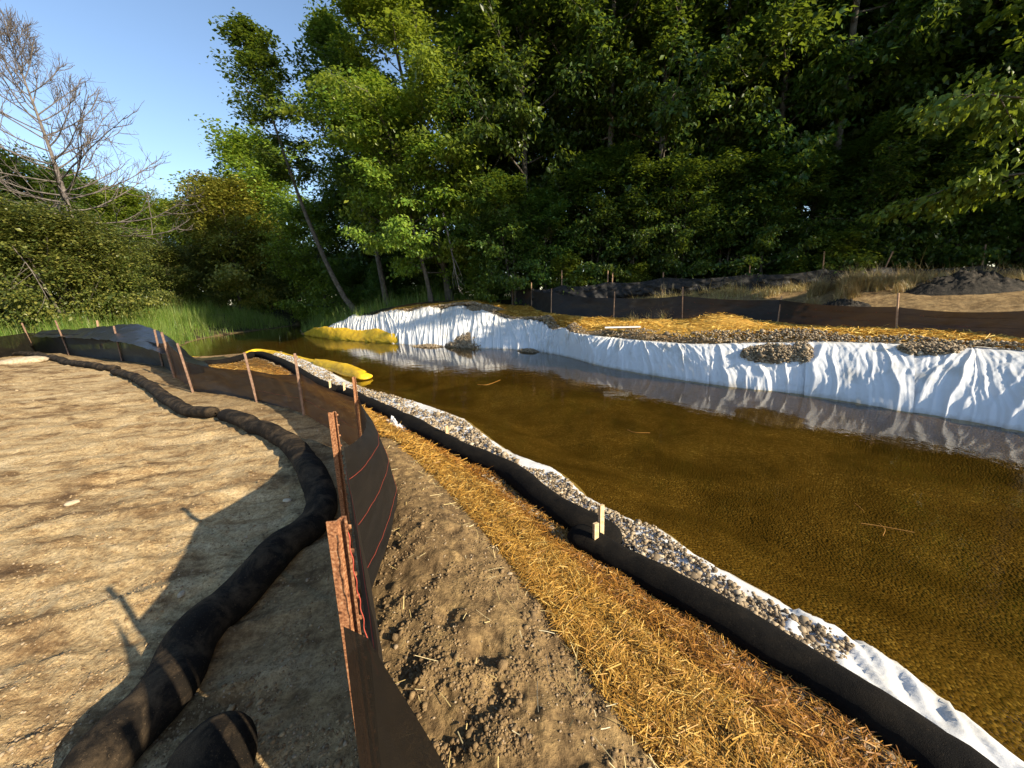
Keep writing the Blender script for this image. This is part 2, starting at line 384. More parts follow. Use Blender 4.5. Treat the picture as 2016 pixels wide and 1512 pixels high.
# water
m, nt, out = new_mat('water'); g = NT(nt)
rip = g.math('ADD', g.math('MULTIPLY', g.noise(1.6, g.map((1, 1, 1)), 3, .5), 2.0), g.math('ADD', g.noise(6.0, g.map((1, .7, 1)), 3, .5), g.math('MULTIPLY', g.noise(20, g.map((1, 1, 1)), 2), .25)))
bn = g.bump(rip, .12, .02)
bf = g.n('NewGeometry').outputs['Backfacing']
fr = g.n('Fresnel', IOR=g.math('MULTIPLY_ADD', bf, 1 / 1.33 - 1.33, 1.33), Normal=bn)
gl = g.n('BsdfGlossy', Color=(1, 1, 1), Roughness=.015, Normal=bn)
tr = g.n('BsdfTransparent', Color=(.65, .55, .28))
mx = g.n('MixShader', i0=fr, i1=tr, i2=gl)
nt.links.new(mx.outputs[0], out.inputs[0]); M['water'] = m
# leaves
def leaf_mat(name, cols, trans=.35, tcol=(.30, .42, .03), gloss=.38, spec=.35):
    m, nt, out = new_mat(name); g = NT(nt)
    ri = g.n('NewGeometry').outputs['Random Per Island']; oi = g.n('ObjectInfo').outputs['Random']
    c = g.ramp(ri, [(i / (len(cols) - 1), q) for i, q in enumerate(cols)])
    hs = g.n('HueSaturation', Color=c)
    g.set(hs.inputs['Hue'], g.math('MULTIPLY_ADD', oi, .03, .485)); g.set(hs.inputs['Value'], g.math('MULTIPLY_ADD', oi, .35, .82))
    b = g.n('BsdfPrincipled', Base__Color=hs.outputs[0], Roughness=gloss); b.inputs['Specular IOR Level'].default_value = spec
    t = g.n('BsdfTranslucent', Color=g.mix(.5, hs.outputs[0], tcol))
    x = g.n('MixShader', i0=trans, i1=b, i2=t)
    nt.links.new(x.outputs[0], out.inputs[0]); M[name] = m
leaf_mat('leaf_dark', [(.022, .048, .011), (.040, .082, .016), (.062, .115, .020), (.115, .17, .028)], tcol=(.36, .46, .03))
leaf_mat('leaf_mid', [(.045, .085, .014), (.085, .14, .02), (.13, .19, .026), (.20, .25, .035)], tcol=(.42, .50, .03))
leaf_mat('leaf_lit', [(.06, .11, .018), (.12, .19, .026), (.19, .27, .035), (.29, .35, .05)], trans=.4, tcol=(.50, .60, .04))  # leaf_mid lightened: sunlit brightness is painted into the leaf colour
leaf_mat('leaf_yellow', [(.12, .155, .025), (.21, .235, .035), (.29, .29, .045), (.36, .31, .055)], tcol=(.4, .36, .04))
leaf_mat('leaf_bush', [(.04, .058, .015), (.085, .11, .024), (.15, .165, .034), (.23, .215, .05)], tcol=(.34, .36, .05))
leaf_mat('grass_leaf', [(.07, .12, .02), (.12, .20, .03), (.20, .28, .05), (.34, .34, .11)], trans=.4, tcol=(.4, .55, .05))
leaf_mat('dry_grass', [(.28, .19, .075), (.44, .32, .14), (.55, .43, .21), (.24, .24, .06)], trans=.25, tcol=(.4, .3, .1))
M['bark'] = simple('bark', [(.05, .042, .032), (.11, .092, .070), (.17, .15, .12)], .9, 6, .8, 25, .02)
M['dead_bark'] = simple('dead_bark', [(.07, .055, .045), (.13, .108, .092), (.20, .175, .15)], .9, 5, .6, 30, .01)
M['straw'] = simple('straw', [(.17, .075, .010), (.36, .18, .026), (.52, .29, .048), (.27, .12, .016), (.44, .23, .034), (.72, .50, .15)], .55, island=True, spec=.4)
M['straw_pale'] = simple('straw_pale', [(.45, .33, .13), (.68, .52, .22), (.85, .74, .48)], .6, island=True)
M['pebble'] = simple('pebble', [(.11, .08, .05), (.24, .18, .11), (.38, .29, .18), (.15, .11, .07), (.52, .43, .30)], .75, island=True)
M['sock'] = simple('sock', [(.004, .0035, .003), (.008, .0065, .005), (.018, .014, .010)], .9, 14, .8, 260, .004, spec=.2)
def sock_mat(name, cols, dust, amt):
    m, nt, out = new_mat(name); g = NT(nt); pos = g.geo()
    c = g.ramp(g.noise(9, pos, 6, .65), [(.3, cols[0]), (.55, cols[1]), (.75, cols[2])])
    nz = g.n('SeparateXYZ', Vector=g.n('NewGeometry').outputs['Normal']).outputs[2]
    f = g.math('MULTIPLY', g.ramp(g.noise(5, pos, 8, .7, .5), [(.46, (0, 0, 0)), (.66, (1, 1, 1))]), g.math('MULTIPLY_ADD', nz, .5, .5))
    c = g.mix(g.math('MULTIPLY', f, amt), c, dust)
    sp = g.ramp(g.noise(120, pos, 2, .6), [(.64, (0, 0, 0)), (.70, (1, 1, 1))]); c = g.mix(g.math('MULTIPLY', sp, .35), c, dust)
    b = g.n('BsdfPrincipled', Base__Color=c, Roughness=.92); b.inputs['Specular IOR Level'].default_value = .15
    g.set(b.inputs['Normal'], g.bump(g.math('ADD', g.noise(240, pos, 3, .7), g.math('MULTIPLY', g.noise(16, pos, 4), 1.5)), .8, .006))
    nt.links.new(b.outputs[0], out.inputs[0]); M[name] = m
sock_mat('sock', [(.0035, .003, .0027), (.006, .005, .004), (.012, .0095, .007)], (.06, .044, .026), .12)
sock_mat('sock_dusty', [(.007, .0055, .004), (.013, .0098, .0068), (.028, .020, .013)], (.16, .11, .062), .5)
M['wood'] = simple('wood', [(.42, .28, .14), (.58, .42, .23), (.68, .53, .32)], .8, 30, .3, 90, .002)
M['stake_wood'] = simple('stake_wood', [(.22, .13, .08), (.33, .20, .12), (.40, .27, .17)], .85, 20, .3, 90, .002)
M['post_brown'] = simple('post_brown', [(.13, .075, .05), (.22, .13, .085), (.30, .19, .125)], .85, 20, .3, 90, .002)
M['rust'] = simple('rust', [(.06, .024, .012), (.20, .082, .036), (.34, .155, .07), (.42, .25, .14)], .85, 150, .5, 600, .0006, spec=.25)
M['red_string'] = simple('red_string', [(.34, .045, .025), (.44, .08, .05)], .7, 30)
M['yellow_pvc'] = simple('yellow_pvc', [(.42, .25, .012), (.64, .39, .012), (.76, .48, .014), (.82, .56, .05)], .45, 2.6, .6, 9, .05, spec=.45, detail=8)
M['black_plastic'] = simple('black_plastic', [(.008, .009, .011), (.018, .019, .022)], .28, 4, .5, 9, .03, spec=.6)
M['grit'] = simple('grit', [(.16, .11, .06), (.28, .20, .12), (.40, .31, .20)], .9, 12, .6, 40, .01, island=True)
M['rock'] = simple('rock', [(.25, .19, .12), (.42, .33, .22), (.52, .43, .30)], .9, 12, .6, 40, .01)
M['soil_dark'] = simple('soil_dark', [(.010, .0085, .0065), (.025, .021, .016), (.06, .048, .036)], .95, 9, .9, 30, .03)
M['white_pvc'] = simple('white_pvc', [(.75, .75, .74), (.82, .82, .80)], .4, 5)
# white sheeting: thin, a little see-through to light
m, nt, out = new_mat('white_sheet'); g = NT(nt)
pos = g.geo()
c = g.ramp(g.noise(1.7, pos, 6, .6), [(.30, (.62, .60, .55)), (.45, (.80, .80, .79)), (.7, (.84, .84, .83))])
wz = g.n('SeparateXYZ', Vector=pos).outputs[2]
silt = g.math('MULTIPLY', g.ramp(g.math('ADD', wz, g.math('MULTIPLY', g.noise(7, pos, 5), .18)), [(.08, (1, 1, 1)), (.17, (0, 0, 0))]), .55)
c = g.mix(silt, c, (.36, .28, .16))
spots = g.ramp(g.noise(2.6, pos, 8, .72), [(.66, (0, 0, 0)), (.74, (.7, .7, .7))])
c = g.mix(spots, c, (.42, .32, .18))
b = g.n('BsdfPrincipled', Base__Color=c, Roughness=.42); b.inputs['Specular IOR Level'].default_value = .4
g.set(b.inputs['Normal'], g.bump(g.noise(13, pos, 4, .6), .25, .02))
t = g.n('BsdfTranslucent', Color=(.8, .8, .8))
x = g.n('MixShader', i0=.15, i1=b, i2=t); nt.links.new(x.outputs[0], out.inputs[0]); M['white_sheet'] = m
# woven black silt-fence fabric
def fabric_mat(name, base, tcol, trans, holes):
    m, nt, out = new_mat(name); g = NT(nt)
    pos = g.geo()
    n1 = g.noise(5, g.map((1, 1, 5)), 5)
    c = g.ramp(n1, [(.35, base), (.65, tuple(q * 2.2 for q in base))])
    b = g.n('BsdfPrincipled', Base__Color=c, Roughness=.6); b.inputs['Specular IOR Level'].default_value = .35
    g.set(b.inputs['Normal'], g.bump(g.noise(220, g.map((1, 1, 2)), 2), .5, .002))
    t = g.n('BsdfTranslucent', Color=g.mix(n1, tcol, tuple(q * .6 for q in tcol)))
    x = g.n('MixShader', i0=trans, i1=b, i2=t)
    tp = g.n('BsdfTransparent', Color=(1, .9, .75))
    y = g.n('MixShader', i0=holes, i1=x, i2=tp)
    nt.links.new(y.outputs[0], out.inputs[0]); M[name] = m
fabric_mat('fabric', (.007, .006, .005), (.15, .068, .022), .30, .10)
fabric_mat('fabric_near', (.004, .0034, .003), (.07, .03, .012), .05, .02)
fabric_mat('fabric_far', (.010, .009, .0085), (.07, .04, .022), .16, .05)

# ---------------------------------------------------------------- ground and water
rng = np.random.default_rng(7)
azf = np.radians(np.r_[np.arange(-74, 74, .21), np.arange(74, 286, 4.0)])
rr = np.r_[0.02, np.geomspace(.35, 70, 520), np.geomspace(75, 3000, 40)]
AZ, RR = np.meshgrid(azf, rr)
X = (RR * np.sin(AZ)).ravel(); Y = (RR * np.cos(AZ)).ravel()
Z, zl, zb, zs, zi, zd = ter(X, Y, True)
gm = mesh('ground', np.c_[X, Y, Z], gridF(len(rr), len(azf), True)[:, ::-1], [M['ground']])
ca = gm.color_attributes.new('zone', 'FLOAT_COLOR', 'POINT')
Rg = np.hypot(X, Y)
vegm = ((~zl) & (~zb) & (~zs) & (~zi)).astype(float)
dF, sF = sdist(X, Y, crv(FARF_B, 30)); dW, sW = sdist(X, Y, SHORE)
nearbank = (~zl) & (~zi) & (dW < 2.2) & (X > -13) & (Y < 18) & (X < 3.2)
vegm[nearbank] = 0
farbare = (~zi) & (X > 3) & (Y < 17) & (Rg < 22) & (Y > -2)
vegm[farbare] *= .0
bermc = zb.astype(float); bermc[nearbank & ~zs & ~zb] = .8; bermc[farbare] = .75
bermc[zl] = .0
# soil tone mixed in, darker towards the fence foot on the field side
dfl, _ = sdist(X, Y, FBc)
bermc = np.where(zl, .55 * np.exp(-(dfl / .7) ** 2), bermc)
fieldveg = zl & ((X < -19) & (Y > 16.8))
vegm[fieldveg] = 1
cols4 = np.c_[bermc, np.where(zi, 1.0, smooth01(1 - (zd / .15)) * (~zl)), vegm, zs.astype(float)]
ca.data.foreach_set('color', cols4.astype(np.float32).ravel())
obj('ground', gm, kind='structure')
wx = [(-70, -30), (35, -30), (35, 130), (-70, 130)]
obj('stream_water', mesh('stream_water', [(a, b, 0) for a, b in wx], np.array([[0, 1, 2, 3]]), [M['water']], False), kind='structure')

# ---------------------------------------------------------------- white sheeting on the far bank
def resample_pair(T, W, n):
    return crv(T, n), crv(W, n)
def pleats(s, v, seeds, L):
    """fold relief for a hanging sheet; s metres along, v 0 top .. 1 bottom"""
    r = np.random.default_rng(seeds)
    d = np.zeros_like(s)
    n = max(2, int(L / 1.1))
    for i in range(n):
        a = (i + r.uniform(.2, .8)) * L / n; wd = r.uniform(.55, 1.1); k = r.uniform(5, 9); v0 = r.uniform(.25, .7); sl = r.uniform(-.7, .7)
        q = (s - a + sl * v) / (v + v0)
        wgt = np.exp(-(q / wd) ** 2)
        ph = r.uniform(0, 6); qw = q + .10 * perlin(q * 3, v * 2.5, seeds + i)
        d += wgt * (.032 * (1 - np.abs(np.sin(qw * k + ph))) ** 2.2 + .016 * (1 - np.abs(np.sin(qw * k * 2.3 + ph * 2))) ** 2)
    sh = s + .3 * np.sin(s * 1.3) * v + .15 * fbm(s * .8, v * 2, 2, seeds)
    d += .016 * (1 - np.abs(perlin(sh * 4.4, v * .6, seeds + 3)) * 2.2) + .012 * (1 - np.abs(perlin(sh * 10.5, v * 1.1, seeds + 5)) * 2.2) + .006 * perlin(sh * 24, v * 2, seeds + 6)
    d += .04 * perlin(s * .9, v * 1.3, seeds + 8) + .012 * perlin(s * 3.1 + v * 2, v * 4.0, seeds + 9) + .010 * np.abs(perlin(s * 6 - v * 5, v * 7, seeds + 10))
    return d
NB = 60
SHEETS = []
FAR_Wx = crv(FAR_W[:-4], 400); TAR_Tx = crv(TAR_T, 400)
def sheet(name, label, u0, u1, seed, top_in=.0, lift=0.0, bottom_z=-.25):
    """u0,u1 photo columns that the sheet spans on the far bank"""
    colu = lambda P: np.array([1008 + ((p[0] * RX[0] + p[1] * RX[1] + (p[2] - CAMZ) * RX[2]) / depth(p)) * FPX if depth(p) > .5 else 4000 for p in P])
    cw, ct = colu(FAR_Wx), colu(TAR_Tx)
    def cut(P, c, a, b):
        i = np.where((c >= a) & (c <= b))[0]; return P[i.min():i.max() + 1]
    Wc = cut(FAR_Wx, cw, u0, u1); Tc = cut(TAR_Tx, ct, u0, u1)
    L = max(clen(Wc), clen(Tc)); n = int(L / .018) + 10
    Wc, Tc = along(Wc, np.linspace(0, 1, n)), along(Tc, np.linspace(0, 1, n))
    s = np.linspace(0, L, n)[:, None]; v = np.linspace(0, 1, NB)[None, :]
    s = np.broadcast_to(s, (n, NB)); vv = np.broadcast_to(v, (n, NB))
    # section: over the top edge, down the bank, into the water
    back = .22 + .30 * np.clip(perlin(s[:, :1] * .8, s[:, :1] * 0 + seed, seed), -.6, 1)
    P = Tc[:, None] * (1 - vv[..., None]) + Wc[:, None] * vv[..., None]
    out2 = (Wc - Tc); out2[:, 2] = 0; out2 /= np.linalg.norm(out2, axis=1)[:, None] + 1e-9
    bulge = np.sin(np.clip(vv, 0, 1) * np.pi) * .16
    toe = np.clip((vv - .86) / .14, 0, 1); lip = np.clip((.16 - vv) / .16, 0, 1)
    N = out2[:, None] * .75 + np.array([0, 0, .65]); d = pleats(s, vv * 1.25, seed, L)
    att = .35 + .65 * smooth01(vv / .2)
    if u1 < 1130:
        d = d * 1.7; P[..., 2] += (.24 * perlin(s * .75, s * 0 + .4, seed + 30) + .12 * np.abs(perlin(s * 2.1, s * 0, seed + 31))) * (1 - vv) ** .7
        att = .6 + .4 * smooth01(vv / .2)
    P = P + N * ((d * att * 1.0 + lift + .05)[..., None]) + np.array([0, 0, 1.0]) * (bulge * .75)[..., None] + out2[:, None] * (bulge * .3)[..., None]
    P[..., 2] += toe * bottom_z; P += out2[:, None] * (toe * .12)[..., None]
    SHEETS.append(P)
    P += (-out2)[:, None] * (lip * back)[..., None]; P[..., 2] -= lip ** 2 * .06
    me = mesh(name, P.reshape(-1, 3), gridF(n, NB), [M['white_sheet']])
    return obj(name, me, label=label, category='plastic sheet', group='white sheets along the far bank')
sheet('white_sheet', 'pleated white sheet over the leftmost low end of the far bank behind the yellow curtain', 608, 735, 11)
sheet('white_sheet', 'white sheet hanging in folds behind the white post on the far bank', 722, 868, 12, lift=.03)
sheet('white_sheet', 'white sheet with narrow slanting pleats beside the grey gravel heap at the water edge', 858, 1120, 13)
sheet('white_sheet', 'white sheet with dense small pleats below the long gravel edge of the far bank', 1100, 1400, 14, lift=.025)
sheet('white_sheet', 'white sheet whose top pocket holds a pile of gravel on the far bank', 1385, 1600, 15)
sheet('white_sheet', 'broad white sheet with fanned folds beside the gravel pocket', 1580, 1800, 16, lift=.03)
sheet('white_sheet', 'large smooth white sheet at the right edge of the far bank', 1785, 2350, 17)

# ---------------------------------------------------------------- pebbles, straw, grass builders
_t = (1 + 5 ** .5) / 2
ICO = np.array([(-1, _t, 0), (1, _t, 0), (-1, -_t, 0), (1, -_t, 0), (0, -1, _t), (0, 1, _t), (0, -1, -_t), (0, 1, -_t), (_t, 0, -1), (_t, 0, 1), (-_t, 0, -1), (-_t, 0, 1)]) / math.hypot(1, _t)
ICOF = np.array([(0, 11, 5), (0, 5, 1), (0, 1, 7), (0, 7, 10), (0, 10, 11), (1, 5, 9), (5, 11, 4), (11, 10, 2), (10, 7, 6), (7, 1, 8), (3, 9, 4), (3, 4, 2), (3, 2, 6), (3, 6, 8), (3, 8, 9), (4, 9, 5), (2, 4, 11), (6, 2, 10), (8, 6, 7), (9, 8, 1)])
OCT = np.array([(1, 0, 0), (0, 1, 0), (-1, 0, 0), (0, -1, 0), (0, 0, 1), (0, 0, -1.)]); OCTF = np.array([(0, 1, 4), (1, 2, 4), (2, 3, 4), (3, 0, 4), (1, 0, 5), (2, 1, 5), (3, 2, 5), (0, 3, 5)])
def randrot(r, n):
    q = r.normal(size=(n, 4)); q /= np.linalg.norm(q, axis=1)[:, None]; a, b, c, d = q.T
    return np.stack([np.stack([1 - 2 * (c * c + d * d), 2 * (b * c - a * d), 2 * (b * d + a * c)], -1), np.stack([2 * (b * c + a * d), 1 - 2 * (b * b + d * d), 2 * (c * d - a * b)], -1), np.stack([2 * (b * d - a * c), 2 * (c * d + a * b), 1 - 2 * (b * b + c * c)], -1)], 1)
def pebbles(P, size, r, base=ICO, faces=ICOF, flat=.65):
    n = len(P); sc = size * np.exp(r.normal(0, .42, n))
    ax = np.stack([sc, sc * r.uniform(.65, 1, n), sc * r.uniform(.45, .8, n) * flat / .65], 1)
    V = base[None] * ax[:, None] * (1 + .16 * r.normal(size=(n, len(base), 1)))
    a = r.uniform(0, 6.28, n); c, s = np.cos(a), np.sin(a)
    t = r.normal(0, .35, n)
    V = np.stack([V[..., 0], V[..., 1] * np.cos(t)[:, None] - V[..., 2] * np.sin(t)[:, None], V[..., 1] * np.sin(t)[:, None] + V[..., 2] * np.cos(t)[:, None]], -1)
    V = np.stack([V[..., 0] * c[:, None] - V[..., 1] * s[:, None], V[..., 0] * s[:, None] + V[..., 1] * c[:, None], V[..., 2]], -1) + P[:, None]
    F = faces[None] + (np.arange(n) * len(base))[:, None, None]
    return V.reshape(-1, 3), F.reshape(-1, 3)
def blades(P, D, N, L, Wd, bend, r):
    """flat stalks: two quads each, bent in the middle"""
    n = len(P); D = D / np.linalg.norm(D, axis=1)[:, None]
    S = np.cross(D, N); S /= np.linalg.norm(S, axis=1)[:, None] + 1e-9
    U = np.cross(S, D)
    h = (L / 2)[:, None]; wv = (Wd / 2)[:, None]
    a = P - D * h; b = P + U * (bend * L)[:, None]; c = P + D * h
    V = np.stack([a - S * wv, a + S * wv, b - S * wv, b + S * wv, c - S * wv, c + S * wv], 1)
    F = np.array([[0, 1, 3, 2], [2, 3, 5, 4]])[None] + (np.arange(n) * 6)[:, None, None]
    return V.reshape(-1, 3), F.reshape(-1, 4)
def straw_blades(XY, zoff, Lm, wm, r, dirm=None, spread=3.14):
    n = len(XY); z = ter(XY[:, 0], XY[:, 1])
    L = Lm * np.exp(r.normal(0, .4, n)); 
    a = r.normal(0, .9, n) + 5 * perlin(XY[:, 0] * 2.2, XY[:, 1] * 2.2, 19) + np.where(r.uniform(0, 1, n) < .3, r.uniform(0, 3.14, n), 0) + 2.1
    el = r.normal(0, .16, n)
    D = np.stack([np.cos(a) * np.cos(el), np.sin(a) * np.cos(el), np.sin(el)], 1)
    N = np.stack([r.normal(0, .5, n), r.normal(0, .5, n), np.ones(n)], 1)
    P = np.c_[XY, z + zoff + .25 * L * np.abs(np.sin(el))]
    return blades(P, D, N, L, wm * np.exp(r.normal(0, .25, n)), r.normal(0, .04, n), r)
def dens_s(C, r, n, power):
    """sample positions along C denser near the camera"""
    s = r.uniform(0, 1, n * 6); P = along(C, s); w_ = 1 / np.maximum(1.0, np.hypot(P[:, 0], P[:, 1])) ** power
    k = r.uniform(0, w_.max(), len(s)) < w_
    s = s[k]; return s[:n]

# straw blanket on the near bank
r = np.random.default_rng(3)
A = crv(STRAW_L, 300); B = crv(SOCK_R, 300)
acc = Acc()
s = dens_s(A, r, 90000, 1.25); t = r.uniform(0, 1, len(s)) ** .95
edge = .06 * perlin(s * 90, s * 0, 5)
PA = along(A, s); 
# B parameter: nearest by matching distance fraction
def match(A, B):
    idx = [int(np.argmin(np.hypot(B[:, 0] - a[0], B[:, 1] - a[1]))) for a in A]
    if idx[-1] < idx[0]: return match(A, B[::-1])
    idx = np.maximum.accumulate(np.array(idx)); k = np.ones(15) / 15
    f = np.convolve(np.r_[np.full(7, idx[0]), idx, np.full(7, idx[-1])], k, 'valid')
    return along(B, f / (len(B) - 1))
Bm = match(A, B)
PB = along(Bm, s)
XY = (PA * (1 - t + edge)[:, None] + PB * (t - edge)[:, None] * 1.0)[:, :2]
XY = PA[:, :2] + (PB - PA)[:, :2] * np.clip(t * .93 + edge, -.05, .97)[:, None]
far = np.hypot(XY[:, 0], XY[:, 1])
zo = .003 + .042 * r.uniform(0, 1, len(XY)) ** 1.3
wet = np.clip(t * .93 + edge, 0, 1) + .12 * perlin(s * 60, t * 3, 15) > .56
def _sb(m): return straw_blades(XY[m], zo[m], np.where(far[m] < 4, .055, .10), np.where(far[m] < 4, .0032, .0065), r)
acc.add(*_sb(~wet))
M['straw_orange'] = simple('straw_orange', [(.12, .045, .006), (.26, .105, .012), (.42, .19, .024), (.20, .075, .009), (.62, .36, .08)], .55, island=True, spec=.4)
V2, F2 = _sb(wet)
obj('rusty_straw', mesh('rusty_straw', V2, F2, [M['straw_orange']], False), kind='stuff', label='darker orange straw on the sock side of the near mulch band', category='straw')
obj('straw_mulch', acc.mesh('straw_mulch', [M['straw']], False), kind='stuff', label='golden straw mulch laid along the near bank beside the black sock', category='straw')
# loose stalks dropped on the bare berm
n = 700
s = dens_s(A, r, n, 1.3); PA = along(A, s); Fm = match(A, FBc); PF = along(Fm, s); t = r.uniform(0, 1, len(s)) ** 1.7 * .85
XY = PA[:, :2] + (PF - PA)[:, :2] * t[:, None]
V, F = straw_blades(XY, .012 + r.uniform(0, .012, len(XY)), .055, .0030, r)
obj('loose_straw', mesh('loose_straw', V, F, [M['straw_pale']], False), kind='stuff', label='pale straw stalks scattered over the bare brown berm', category='straw')

# gravel of the near bank
GW = crv(NEAR_W[:-4], 600); GB = match(GW, B)
def liner_lift(t): return .014 + .05 * np.clip(1 - np.abs(t - .12) / .3, 0, 1)
def liner_edge(sm): return .03 + .05 * perlin(sm * .9, sm * 0 + .3, 94) + .03 * perlin(sm * 4, sm * 0, 95)
GL = clen(GW)
s = dens_s(GW, r, 24000, 1.35); t = r.uniform(0, 1, len(s))
expo = .06 + .20 * np.sin(s * 47 + 1.2) + .45 * perlin(s * 30, s * 0, 77)
P1 = along(GW, s)
expo = np.where((P1[:, 1] < 1.95) & (P1[:, 1] > -.5), .93, np.clip(expo, .03, .6))
k = t > expo
s, t, P1 = s[k], t[k], P1[k]
P2 = along(GB, s); dn_ = (P2 - P1)[:, :2]; XY = P1[:, :2] + dn_ * (t * 1.0)[:, None] + dn_ / (np.linalg.norm(dn_, axis=1)[:, None] + 1e-6) * (liner_edge(s * GL) * np.clip(.6 - t, 0, 1))[:, None]
z = np.maximum(ter(XY[:, 0], XY[:, 1]), -.06) + liner_lift(t) + .012 + r.uniform(0, .03, len(XY)) + .03 * perlin(s * GL * 2.1, t * 2, 93)
far = np.hypot(XY[:, 0], XY[:, 1])
V, F = pebbles(np.c_[XY, z], np.where(far < 4.5, .0125, .018), r)
obj('bank_gravel', mesh('bank_gravel', V, F, [M['pebble']]), kind='stuff', label='buff pebble gravel between the black sock and the stream', category='gravel')
# gravel showing on the straw side of the sock
SA = crv(SOCK_R, 300); Tn, Sn, Un = frames(np.c_[SA[:, :2], np.zeros(len(SA))])
s = dens_s(SA, r, 5200, 1.3); P1 = along(SA, s); sn = along(Sn, s)
XY = P1[:, :2] - sn[:, :2] * (-1) * 0
XYa = P1[:, :2] + sn[:, :2] * r.uniform(.10, .27, len(s))[:, None]
XYb = P1[:, :2] - sn[:, :2] * r.uniform(.10, .27, len(s))[:, None]
dwa, _ = sdist(XYa[:, 0], XYa[:, 1], SLc); dwb, _ = sdist(XYb[:, 0], XYb[:, 1], SLc)
XY = np.where((dwa < dwb)[:, None], XYa, XYb)
V, F = pebbles(np.c_[XY, ter(XY[:, 0], XY[:, 1]) + .012], .0115, r)
obj('foot_gravel', mesh('foot_gravel', V, F, [M['pebble']]), kind='stuff', label='shaded gravel strip between the straw and the black sock', category='gravel')

# white liner under the near gravel
n = 900; nv = 40
Wn = crv(NEAR_W[:-4], n); Bn = along(GB, np.linspace(0, 1, n))
vv = np.linspace(-.22, 1.05, nv)[None, :]
D = (Bn - Wn)[:, None, :2]
XYl = Wn[:, None, :2] + D * vv[..., None]
zz = ter(XYl[..., 0].ravel(), XYl[..., 1].ravel()).reshape(n, nv)
sL = np.linspace(0, clen(Wn), n)[:, None] + 0 * vv
wob = np.where(Wn[:, None, 1] < 2.2, 2.6, .7) * (.016 * (1 - np.abs(perlin(sL * 6 + 3 * vv, vv * 1.2, 91)) * 2.2) + .016 * perlin(sL * 2.2 - vv * 2, vv * 2, 92) + .008 * np.abs(perlin(sL * 14 + 6 * vv, vv * 2, 96)))
edge = liner_edge(sL)
XYl = XYl + (D / (np.linalg.norm(D, axis=2, keepdims=True) + 1e-6)) * (edge * np.clip(.6 - vv, 0, 1))[..., None]
zz = ter(XYl[..., 0].ravel(), XYl[..., 1].ravel()).reshape(n, nv)
Pl = np.concatenate([XYl, (np.maximum(zz, -.06) + liner_lift(vv) + np.abs(wob))[..., None]], -1)
Pl[:, 0, 2] -= .12
obj('white_liner', mesh('white_liner', Pl.reshape(-1, 3), gridF(n, nv), [M['white_sheet']]), label='crumpled white liner along the near water edge under the gravel', category='plastic sheet')

# ---------------------------------------------------------------- straw and gravel on the far bank
TT = crv(TAR_T[1:], 400); FF = crv(np.vstack([FARF_B, [TAR_T[-7] + [.6, .8, 0]]]), 400); FFm = match(TT, FF)
def far_strip(n, t0, t1, s0=.0, s1=1.0, pw=.6):
    s = s0 + (s1 - s0) * r.uniform(0, 1, n); t = t0 + (t1 - t0) * r.uniform(0, 1, n)
    a = along(TT, s); b = along(FFm, s)
    return (a[:, :2] + (b - a)[:, :2] * t[:, None]), s, t
def heap_z(XY):
    z = np.zeros(len(XY))
    for u, v, zz, rx, h in [(1410, 640, 1.05, 1.0, .42), (1050, 618, 1.25, .7, .15), (1180, 632, 1.1, .6, .1), (1840, 665, 1.0, .8, .07), (930, 604, 1.6, 1.2, .12)]:
        p = at(u, v, zz) if u != 930 else atd(930, 604, 20.5)
        z += h * np.exp(-((XY[:, 0] - p[0]) ** 2 + (XY[:, 1] - p[1]) ** 2) / rx ** 2)
    return z
XY, s, t = far_strip(38000, .16, .97, .02, .80)
V, F = straw_blades(XY, heap_z(XY) + r.uniform(.01, .07, len(XY)), .17, .014, r)
# body under the stalks
n, nv = 260, 22
ss = np.linspace(.02, .82, n); a = along(TT, ss); b = along(FFm, ss); vv = np.linspace(.12, 1.0, nv)
Pb = a[:, None, :2] + (b - a)[:, None, :2] * vv[None, :, None]
q = Pb.reshape(-1, 2); zb_ = ter(q[:, 0], q[:, 1]) + heap_z(q) + .012
M['straw_gold'] = simple('straw_gold', [(.32, .16, .02), (.55, .31, .045), (.70, .44, .085), (.80, .58, .17)], .6, island=True)
sm_ = obj('straw_mulch', mesh('straw_mulch', V, F, [M['straw_gold']], False), kind='stuff', label='golden straw mulch heaped along the far bank in front of the long fence', category='straw')
M['straw_base'] = simple('straw_base', [(.24, .12, .02), (.46, .26, .045), (.62, .38, .08)], .8, 14, .8, 30, .03)
obj('straw_bed', mesh('straw_bed', np.c_[q, zb_], gridF(n, nv), [M['straw_base']]), sm_)
XY, s, t = far_strip(26000, -.06, .50, .12, .80)
wv_ = .15 + .09 * np.sin(s * 31) + .18 * perlin(s * 22, s * 0, 81)
k = t < np.clip(wv_, -.03, .36)
XY = XY[k]
V, F = pebbles(np.c_[XY, ter(XY[:, 0], XY[:, 1]) + .10 + heap_z(XY) + r.uniform(0, .06, len(XY))], .024, r, OCT, OCTF)
obj('far_gravel', mesh('far_gravel', V, F, [M['pebble']]), kind='stuff', label='gravel spilled along the top edge of the white sheets', category='gravel')
